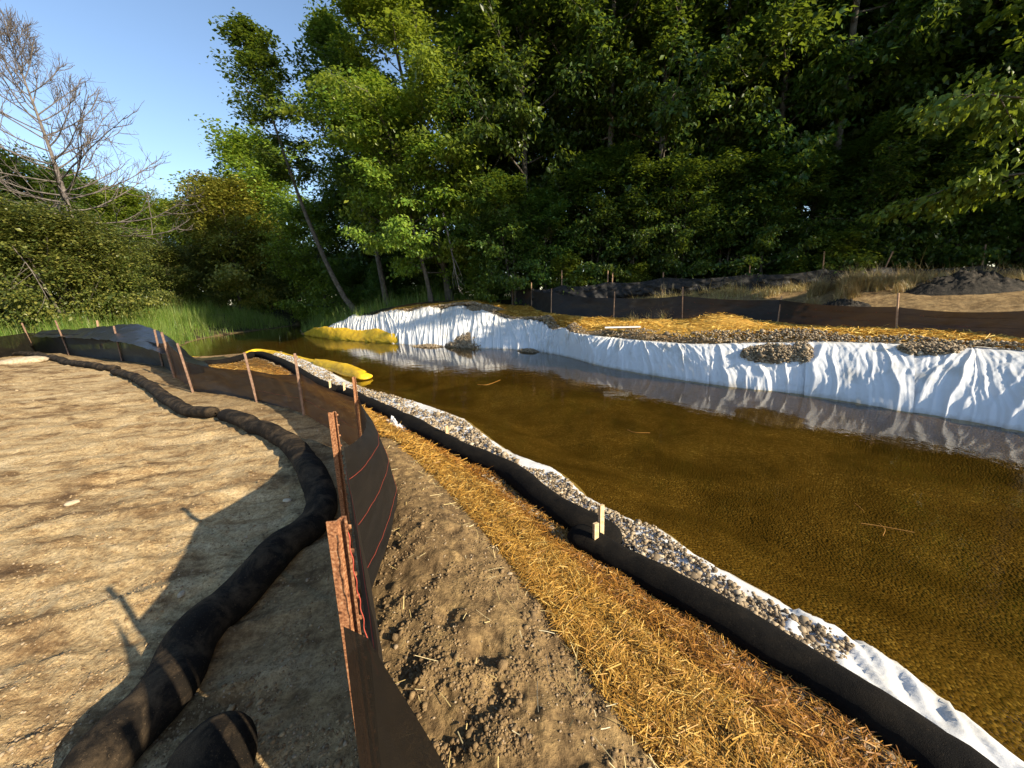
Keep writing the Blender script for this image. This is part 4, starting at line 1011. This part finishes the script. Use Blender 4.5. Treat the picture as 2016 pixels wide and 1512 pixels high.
dry_patch('dry yellow-green grass along the top of the spoil mound', 1740, 2080, 11.9, 14.2, 11000, .36, 1.05, 5)
dry_patch('low dry grass between the two far fences', 1240, 1600, 15.0, 17.0, 8000, .28, 1.0, 7)

# ---------------------------------------------------------------- trees
def norm(v): return v / (np.linalg.norm(v, axis=-1, keepdims=True) + 1e-9)
def limb(p, d, L, r, n=6, up=.0, wig=.15):
    pts = [p]; d = norm(d)
    for i in range(n):
        d = norm(d + np.array([0, 0, up / n]) + r.normal(0, wig, 3) / n ** .5)
        pts.append(pts[-1] + d * L / n)
    return np.array(pts)
def leaf_arrays(C, out, size, r, droop=.5, width=.30):
    n = len(C); a = r.uniform(0, 6.283, n)
    D = np.stack([np.cos(a), np.sin(a), r.normal(-droop, .35, n)], 1) + out * .6; D = norm(D)
    N = norm(np.stack([r.normal(0, .55, n), r.normal(0, .55, n), np.ones(n)], 1) + out * .35)
    S = norm(np.cross(D, N)); N = np.cross(S, D); L = (size * np.exp(r.normal(0, .25, n)))[:, None]
    V = np.stack([C, C + D * L * .45 + S * L * width + N * L * .07, C + D * L - N * L * .08, C + D * L * .45 - S * L * width + N * L * .07], 1)
    F = np.array([[0, 2, 1], [0, 3, 2]])[None] + (np.arange(n) * 4)[:, None, None]
    return V.reshape(-1, 3), F.reshape(-1, 3)
def grow(seed, H, r0, base, Lmax, nl, nleaf, leaf, lean=(0, 0), up=.5, elev=(.1, .9), sub=7, spread=.30, prof=None, mat='leaf_mid', bark='bark', trunks=1, droop=.5, side=None, lp=1.15):
    r = np.random.default_rng(seed); tr = Acc(); cen = []; dirs = []
    for tk in range(trunks):
        ln = np.array([lean[0], lean[1], 0.0]) + (r.normal(0, .12, 3) * [1, 1, 0] if trunks > 1 else 0)
        n = 14; f = np.linspace(0, 1, n)
        T = np.stack([ln[0] * H * f ** lp + .02 * H * np.cumsum(r.normal(0, .35, n)) / n ** .5 * f, ln[1] * H * f ** 1.15 + .02 * H * np.cumsum(r.normal(0, .35, n)) / n ** .5 * f, H * f], 1)
        if trunks > 1: T += np.array([r.normal(0, .3), r.normal(0, .3), 0])
        T[0, 2] -= .3
        rad = r0 * (1 - .88 * f ** .8); rad[0] *= 1.35
        V, F = tube(T, rad, 10); tr.add(V, F)
        for i in range(nl):
            h = base + (1 - base) * (i + r.uniform(0, 1)) / nl
            p = along(T, np.array([h]))[0]; g_ = (h - base) / (1 - base)
            L = Lmax * (prof(g_) if prof else (math.sin(math.pi * min(1, .18 + .78 * g_)) ** .8)) * r.uniform(.65, 1.15)
            az = i * 2.4 + r.normal(0, .4); el = elev[0] + (elev[1] - elev[0]) * g_ + r.normal(0, .12)
            d = np.array([math.cos(az) * math.cos(el), math.sin(az) * math.cos(el), math.sin(el)])
            if side is not None: d = norm(d + np.asarray(side) * .5)
            Cb = limb(p, d, L, r, 6, up)
            rb = max(.012, np.interp(h, f, rad) * .42)
            V, F = tube(Cb, np.linspace(rb, rb * .2, 7), 5); tr.add(V, F)
            for j in range(sub):
                q = .25 + .75 * (j + r.uniform(0, 1)) / sub; pp = along(Cb, np.array([q]))[0]
                d2 = norm(norm(Cb[-1] - Cb[0]) + r.normal(0, .75, 3) * [1, 1, .6]); l2 = L * .42 * r.uniform(.6, 1.2) * (1.15 - .5 * q)
                C2 = limb(pp, d2, l2, r, 4, up * .3 - .15)
                V, F = tube(C2, np.linspace(rb * .35, rb * .08, 5), 3); tr.add(V, F)
                cen.append(C2[1:]); dirs.append(np.repeat(norm(C2[-1:] - T[n // 2]), 4, 0))
    cen = np.vstack(cen); dirs = np.vstack(dirs)
    k = r.integers(0, len(cen), nleaf); jit = r.normal(0, spread, (nleaf, 3)) * [1, 1, .38]; jit[:, 2] -= .25 * np.hypot(jit[:, 0], jit[:, 1])
    C = cen[k] + jit; C[:, 2] = np.maximum(C[:, 2], .05)
    V, F = leaf_arrays(C, dirs[k], leaf, r, droop)
    return tr.mesh('trunk', [M[bark]]), mesh('crown', V, F, [M[mat]], False)
TREES = {
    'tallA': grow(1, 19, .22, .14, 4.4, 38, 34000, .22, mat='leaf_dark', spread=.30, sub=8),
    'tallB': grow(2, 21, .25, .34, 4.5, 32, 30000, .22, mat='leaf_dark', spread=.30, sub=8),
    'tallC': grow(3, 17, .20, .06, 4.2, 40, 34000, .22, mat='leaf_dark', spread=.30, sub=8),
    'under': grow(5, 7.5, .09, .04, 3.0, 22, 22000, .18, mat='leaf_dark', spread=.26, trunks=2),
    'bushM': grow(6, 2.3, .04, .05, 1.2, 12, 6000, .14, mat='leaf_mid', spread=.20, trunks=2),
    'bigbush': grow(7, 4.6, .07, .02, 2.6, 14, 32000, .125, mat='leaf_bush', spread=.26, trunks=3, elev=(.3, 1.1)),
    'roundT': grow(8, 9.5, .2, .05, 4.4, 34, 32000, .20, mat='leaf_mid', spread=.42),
}
def plant(kind, name, label, cat, x, y, sc=1.0, rz=0.0, group=None, mat=None, tilt=(0, 0), sx=1.0):
    t = thing(name, label, cat, (x, y, ter1(x, y) - .05), group, rz, (sc * sx, sc * sx, sc)); t.rotation_euler = (tilt[0], tilt[1], rz)
    tm, cm = TREES[kind]
    obj('trunk' if cat == 'tree' else 'stem', tm, t); c = obj('crown' if cat == 'tree' else 'foliage', cm, t)
    if mat:
        c.material_slots[0].link = 'OBJECT'; c.material_slots[0].material = M[mat]
    return t
def plant_px(kind, name, label, cat, u, d, **k):
    p = atd(u, 585, d); return plant(kind, name, label, cat, p[0], p[1], **k)
rr_ = np.random.default_rng(99)
FG = 'trees of the dark forest'
front = [(960, 24, 'tallC', 1.0, 'dark tree at the left end of the forest wall'), (1040, 22.5, 'tallA', 1.05, 'dark tree behind the left end of the rear fence'),
         (1136, 23, 'tallB', 1.08, 'tall tree whose straight dark trunk shows high above the rear fence'), (1196, 21.5, 'tallB', 1.0, 'tall grey-trunked tree above the fallen dead branches'),
         (1290, 21, 'tallA', 1.0, 'leafy dark tree behind the middle of the rear fence'), (1390, 21.5, 'tallC', 1.1, 'broad dark tree right of the fallen dead branches'),
         (1500, 20.5, 'tallA', 1.08, 'dark tree left of the thick brown trunk'), (1605, 19.5, 'tallB', 1.05, 'tree with the thick brown trunk right of centre in the forest'),
         (1700, 21, 'tallC', 1.12, 'dark tree just right of the thick brown trunk'), (1800, 20, 'tallA', 1.1, 'dark tree above the spoil mound'),
         (1910, 19.5, 'tallC', 1.1, 'dark tree behind the dark soil mound'), (2010, 19, 'tallA', 1.1, 'dark tree at the right edge of the forest')]
for u, d, k, s_, lab in front:
    plant_px(k, 'forest_tree', lab, 'tree', u, d, sc=s_, rz=rr_.uniform(0, 6.28), group=FG)
lab2 = 'dark tree deep in the forest behind the front row of trunks'
for row, (d0, us) in enumerate([(26.5, range(960, 2150, 105)), (32, range(1020, 2200, 120)), (40, range(1010, 2200, 150))]):
    for u in us:
        plant_px(['tallA', 'tallB', 'tallC'][int(rr_.integers(3))], 'forest_tree', lab2, 'tree', u + rr_.uniform(-30, 30), d0 + rr_.uniform(-2, 2), sc=rr_.uniform(.95, 1.15), rz=rr_.uniform(0, 6.28), group='trees deep in the forest')
# the wood goes on beyond the right edge of the view
for x, y in [(24, 14.5), (27, 17), (22.5, 17.5), (33, 12), (34, 6), (31, 20), (38, 10)]:
    plant(['tallA', 'tallB', 'tallC'][int(rr_.integers(3))], 'forest_tree', 'tree of the same wood standing beyond the right edge', 'tree', x, y, sc=rr_.uniform(.9, 1.05), rz=rr_.uniform(0, 6.28), group='trees beyond the right edge')
for i, (u, d, s_) in enumerate([(1010, 21, .8), (1085, 20.5, .7), (1165, 20.5, .9), (1250, 19.8, .8), (1330, 19.5, .75), (1420, 19.2, .85), (1500, 18.6, .75), (1570, 18.6, .8), (1660, 18.2, .85), (1750, 18, .8), (1850, 17.8, .85), (1950, 17.6, .9), (2030, 17.4, .8)]):
    plant_px('under', 'understory_tree', 'low leafy understory tree along the forest foot behind the rear fence', 'tree', u, d, sc=s_, rz=rr_.uniform(0, 6.28), group='understory along the forest foot')
for u, d, s_, lab in [(1132, 19.5, .85, 'sunlit light green bush behind the left part of the rear fence'), (1650, 17.2, .95, 'sunlit yellow-green bush hanging over the rear fence'), (975, 21.5, 1.0, 'light green bush right of the multi-stemmed tree foot'), (1240, 18.9, .6, 'small green bush behind the crumpled part of the rear fence'), (1540, 17.6, .55, 'small bush left of the sunlit one on the rear fence')]:
    plant_px('bushM', 'bush', lab, 'bush', u, d, sc=s_, rz=rr_.uniform(0, 6.28), mat='leaf_mid')
# the sunlit trees left of centre
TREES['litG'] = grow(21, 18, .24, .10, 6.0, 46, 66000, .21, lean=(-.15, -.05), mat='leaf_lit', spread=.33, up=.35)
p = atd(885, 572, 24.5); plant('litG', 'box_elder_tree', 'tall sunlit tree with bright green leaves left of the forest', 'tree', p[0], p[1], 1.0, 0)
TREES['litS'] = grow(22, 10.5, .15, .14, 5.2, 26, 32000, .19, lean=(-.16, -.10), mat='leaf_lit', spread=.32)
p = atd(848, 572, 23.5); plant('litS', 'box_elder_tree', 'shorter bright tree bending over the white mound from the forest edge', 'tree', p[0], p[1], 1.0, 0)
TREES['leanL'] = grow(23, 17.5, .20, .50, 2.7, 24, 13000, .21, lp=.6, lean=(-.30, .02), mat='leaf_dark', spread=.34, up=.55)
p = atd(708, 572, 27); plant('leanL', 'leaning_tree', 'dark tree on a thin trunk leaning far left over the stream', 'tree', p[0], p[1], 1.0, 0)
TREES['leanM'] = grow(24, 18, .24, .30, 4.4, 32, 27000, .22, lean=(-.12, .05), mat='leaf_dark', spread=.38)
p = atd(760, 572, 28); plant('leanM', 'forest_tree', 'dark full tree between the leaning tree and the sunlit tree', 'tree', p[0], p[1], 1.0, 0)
# left background
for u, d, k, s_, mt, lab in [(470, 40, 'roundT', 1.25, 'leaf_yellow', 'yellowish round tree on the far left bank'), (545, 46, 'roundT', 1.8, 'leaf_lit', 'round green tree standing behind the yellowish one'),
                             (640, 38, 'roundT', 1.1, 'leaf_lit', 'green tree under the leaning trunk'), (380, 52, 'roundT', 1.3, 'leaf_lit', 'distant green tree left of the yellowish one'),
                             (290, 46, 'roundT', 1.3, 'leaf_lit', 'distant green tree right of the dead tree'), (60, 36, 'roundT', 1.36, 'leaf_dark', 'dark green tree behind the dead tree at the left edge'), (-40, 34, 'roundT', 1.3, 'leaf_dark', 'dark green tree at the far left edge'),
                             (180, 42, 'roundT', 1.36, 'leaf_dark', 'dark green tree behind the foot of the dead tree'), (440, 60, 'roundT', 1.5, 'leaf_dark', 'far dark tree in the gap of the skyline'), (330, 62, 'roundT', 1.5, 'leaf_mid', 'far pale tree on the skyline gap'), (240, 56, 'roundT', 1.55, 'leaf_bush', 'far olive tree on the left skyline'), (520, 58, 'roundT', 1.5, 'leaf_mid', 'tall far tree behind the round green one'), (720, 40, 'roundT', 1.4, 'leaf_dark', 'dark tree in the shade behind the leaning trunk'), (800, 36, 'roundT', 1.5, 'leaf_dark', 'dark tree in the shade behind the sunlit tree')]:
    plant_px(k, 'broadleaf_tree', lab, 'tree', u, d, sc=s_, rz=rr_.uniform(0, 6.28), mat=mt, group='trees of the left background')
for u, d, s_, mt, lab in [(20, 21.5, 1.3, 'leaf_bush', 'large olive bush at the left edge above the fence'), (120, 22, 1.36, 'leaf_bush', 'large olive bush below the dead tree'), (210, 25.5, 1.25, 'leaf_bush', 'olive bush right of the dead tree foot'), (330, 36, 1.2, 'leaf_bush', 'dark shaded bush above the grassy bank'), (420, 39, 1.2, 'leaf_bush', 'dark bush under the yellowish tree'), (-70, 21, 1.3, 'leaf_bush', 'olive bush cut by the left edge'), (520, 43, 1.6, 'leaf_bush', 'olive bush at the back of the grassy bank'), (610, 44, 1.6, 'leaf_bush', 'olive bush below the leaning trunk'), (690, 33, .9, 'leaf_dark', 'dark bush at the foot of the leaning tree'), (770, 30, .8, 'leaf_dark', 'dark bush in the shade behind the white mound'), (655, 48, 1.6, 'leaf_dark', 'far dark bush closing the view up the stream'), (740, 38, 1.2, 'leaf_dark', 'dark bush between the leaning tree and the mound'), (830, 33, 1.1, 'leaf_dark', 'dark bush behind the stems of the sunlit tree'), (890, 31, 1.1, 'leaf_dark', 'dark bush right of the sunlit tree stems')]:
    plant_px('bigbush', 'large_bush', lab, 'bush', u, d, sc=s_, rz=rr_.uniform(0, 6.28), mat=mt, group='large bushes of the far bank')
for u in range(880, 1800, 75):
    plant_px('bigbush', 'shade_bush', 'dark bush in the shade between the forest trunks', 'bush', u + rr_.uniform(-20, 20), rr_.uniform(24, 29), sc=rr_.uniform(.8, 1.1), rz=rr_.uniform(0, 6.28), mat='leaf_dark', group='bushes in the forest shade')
# near tree whose branches hang in from the right
TREES['nearR'] = grow(31, 13, .2, .22, 4.6, 26, 24000, .20, mat='leaf_mid', spread=.26, up=-.1, droop=.8, side=(-.5, .1, -.1))
plant('nearR', 'box_elder_tree', 'sunlit tree hanging bright leafy branches in from the right edge', 'tree', 15.7, 10.9, 1.0, 0)

# dead tree at the left
def dead_tree():
    r = np.random.default_rng(5); d = 25.0
    b_ = atd(158, 560, d); b_[2] = ter1(b_[0], b_[1]); t_ = atd(22, 70, d)
    t = thing('dead_tree', 'bare dead tree leaning left above the olive bushes', 'tree', tuple(b_))
    T = limb(np.zeros(3), np.array([(t_ - b_)[0] * .75, 0, (t_ - b_)[2]]), 1, r, 12, 0, .02)
    f = np.linspace(0, 1, 13); full = t_ - b_
    T = np.stack([full[0] * f ** 1.25, full[1] * f + .3 * np.sin(f * 4), full[2] * f], 1); T[0, 2] -= .3
    V, F = tube(T, .25 * (1 - .93 * f ** .8), 10); obj('trunk', mesh('trunk', V, F, [M['dead_bark']]), t)
    H = full[2]
    for i in range(48):
        g_ = (i + r.uniform(0, 1)) / 48; h = .33 + .66 * g_
        p = along(T, np.array([h]))[0]; L = H * (.41 * (1 - g_) ** .75 + .05) * r.uniform(.7, 1.1)
        az = i * 2.4 + r.normal(0, .4); el = -.05 + .95 * g_ + r.normal(0, .12)
        acc = Acc(); Cb = limb(p, np.array([math.cos(az) * math.cos(el), math.sin(az) * math.cos(el) * .8, math.sin(el)]), L, r, 8, .55, .18)
        rb = .065 * (1 - .6 * g_); V, F = tube(Cb, np.linspace(rb, .014, 9), 5); acc.add(V, F)
        for j in range(12):
            q = .2 + .8 * (j + r.uniform(0, 1)) / 12; pp = along(Cb, np.array([q]))[0]
            C2 = limb(pp, norm(Cb[-1] - Cb[0]) + r.normal(0, .6, 3), L * .34 * r.uniform(.5, 1.2) * (1.2 - .6 * q), r, 5, .6, .22)
            V, F = tube(C2, np.linspace(rb * .35 + .008, .010, 6), 4); acc.add(V, F)
            for _ in range(5):
                pp2 = along(C2, np.array([r.uniform(.2, 1)]))[0]
                C3 = limb(pp2, norm(C2[-1] - C2[0]) + r.normal(0, .6, 3), r.uniform(.3, .9), r, 3, .5, .2)
                V, F = tube(C3, np.linspace(.012, .008, 4), 3); acc.add(V, F)
        obj('branch', acc.mesh('branch', [M['dead_bark']]), t)
dead_tree()
# fallen dead branches against the forest
def dead_branch(label, pts, d, seed, rad=.035):
    r = np.random.default_rng(seed); P = np.array([atd(u, v, d) for u, v in pts]); b_ = P[-1].copy()
    C = crv(P, 24) - b_; t = thing('dead_branch', label, 'branch', tuple(b_))
    V, F = tube(C, np.linspace(rad, rad * .3, 24), 6); obj('limb', mesh('limb', V, F, [M['dead_bark']]), t)
    for k in range(7):
        p = along(C, np.array([r.uniform(.3, .95)]))[0]
        C2 = limb(p, norm(C[-1] - C[0]) + r.normal(0, .5, 3), r.uniform(.6, 1.6), r, 5, -.2, .2); V, F = tube(C2, np.linspace(rad * .4, .006, 6), 4)
        obj('twig', mesh('twig', V, F, [M['dead_bark']]), t)
dead_branch('grey dead branch hanging from the broken trunk in the forest middle', [(1192, 350), (1200, 390), (1228, 430), (1262, 475)], 19.6, 3)
dead_branch('second grey dead branch drooping left of the longer one', [(1165, 330), (1160, 380), (1180, 430), (1215, 470)], 19.4, 4)
dead_branch('thin bare branch reaching right from the broken trunk', [(1185, 340), (1225, 370), (1255, 420)], 19.5, 6, .022)
dead_branch('bare twigs of a fallen branch below the thick brown trunk', [(1700, 440), (1650, 430), (1600, 438)], 16.8, 8, .02)
dead_branch('grey dead stem standing crooked at the foot of the sunlit tree', [(872, 420), (884, 470), (896, 530), (905, 575)], 20.6, 9, .06)
dead_branch('pale dead stem leaning through the olive bush at left', [(20, 480), (60, 530), (95, 590)], 19.8, 10, .03)

# ---------------------------------------------------------------- bits floating on the water
def floater(label, pts, rad, mat='straw'):
    P = px(pts, .006); b_ = P[0].copy(); C = crv(P, 16) - b_
    V, F = tube(C, rad, 5); return obj('floating_stem', mesh('floating_stem', V, F, [M[mat]]), loc=tuple(b_), label=label, category='stem')
floater('pale reed stem floating on the right part of the water', [(1695, 1030), (1735, 1036), (1800, 1048)], .0035)
floater('short bent stem floating across the longer reed', [(1730, 1030), (1742, 1042), (1738, 1055)], .0035)
floater('tiny pale stem floating above the reed stem', [(1682, 990), (1690, 996), (1700, 1006)], .003)
floater('thin pale stem floating in the middle of the stream', [(1235, 846), (1250, 851), (1280, 852)], .005)
floater('thin stem floating left of centre in the stream', [(940, 757), (960, 757), (985, 748)], .006)
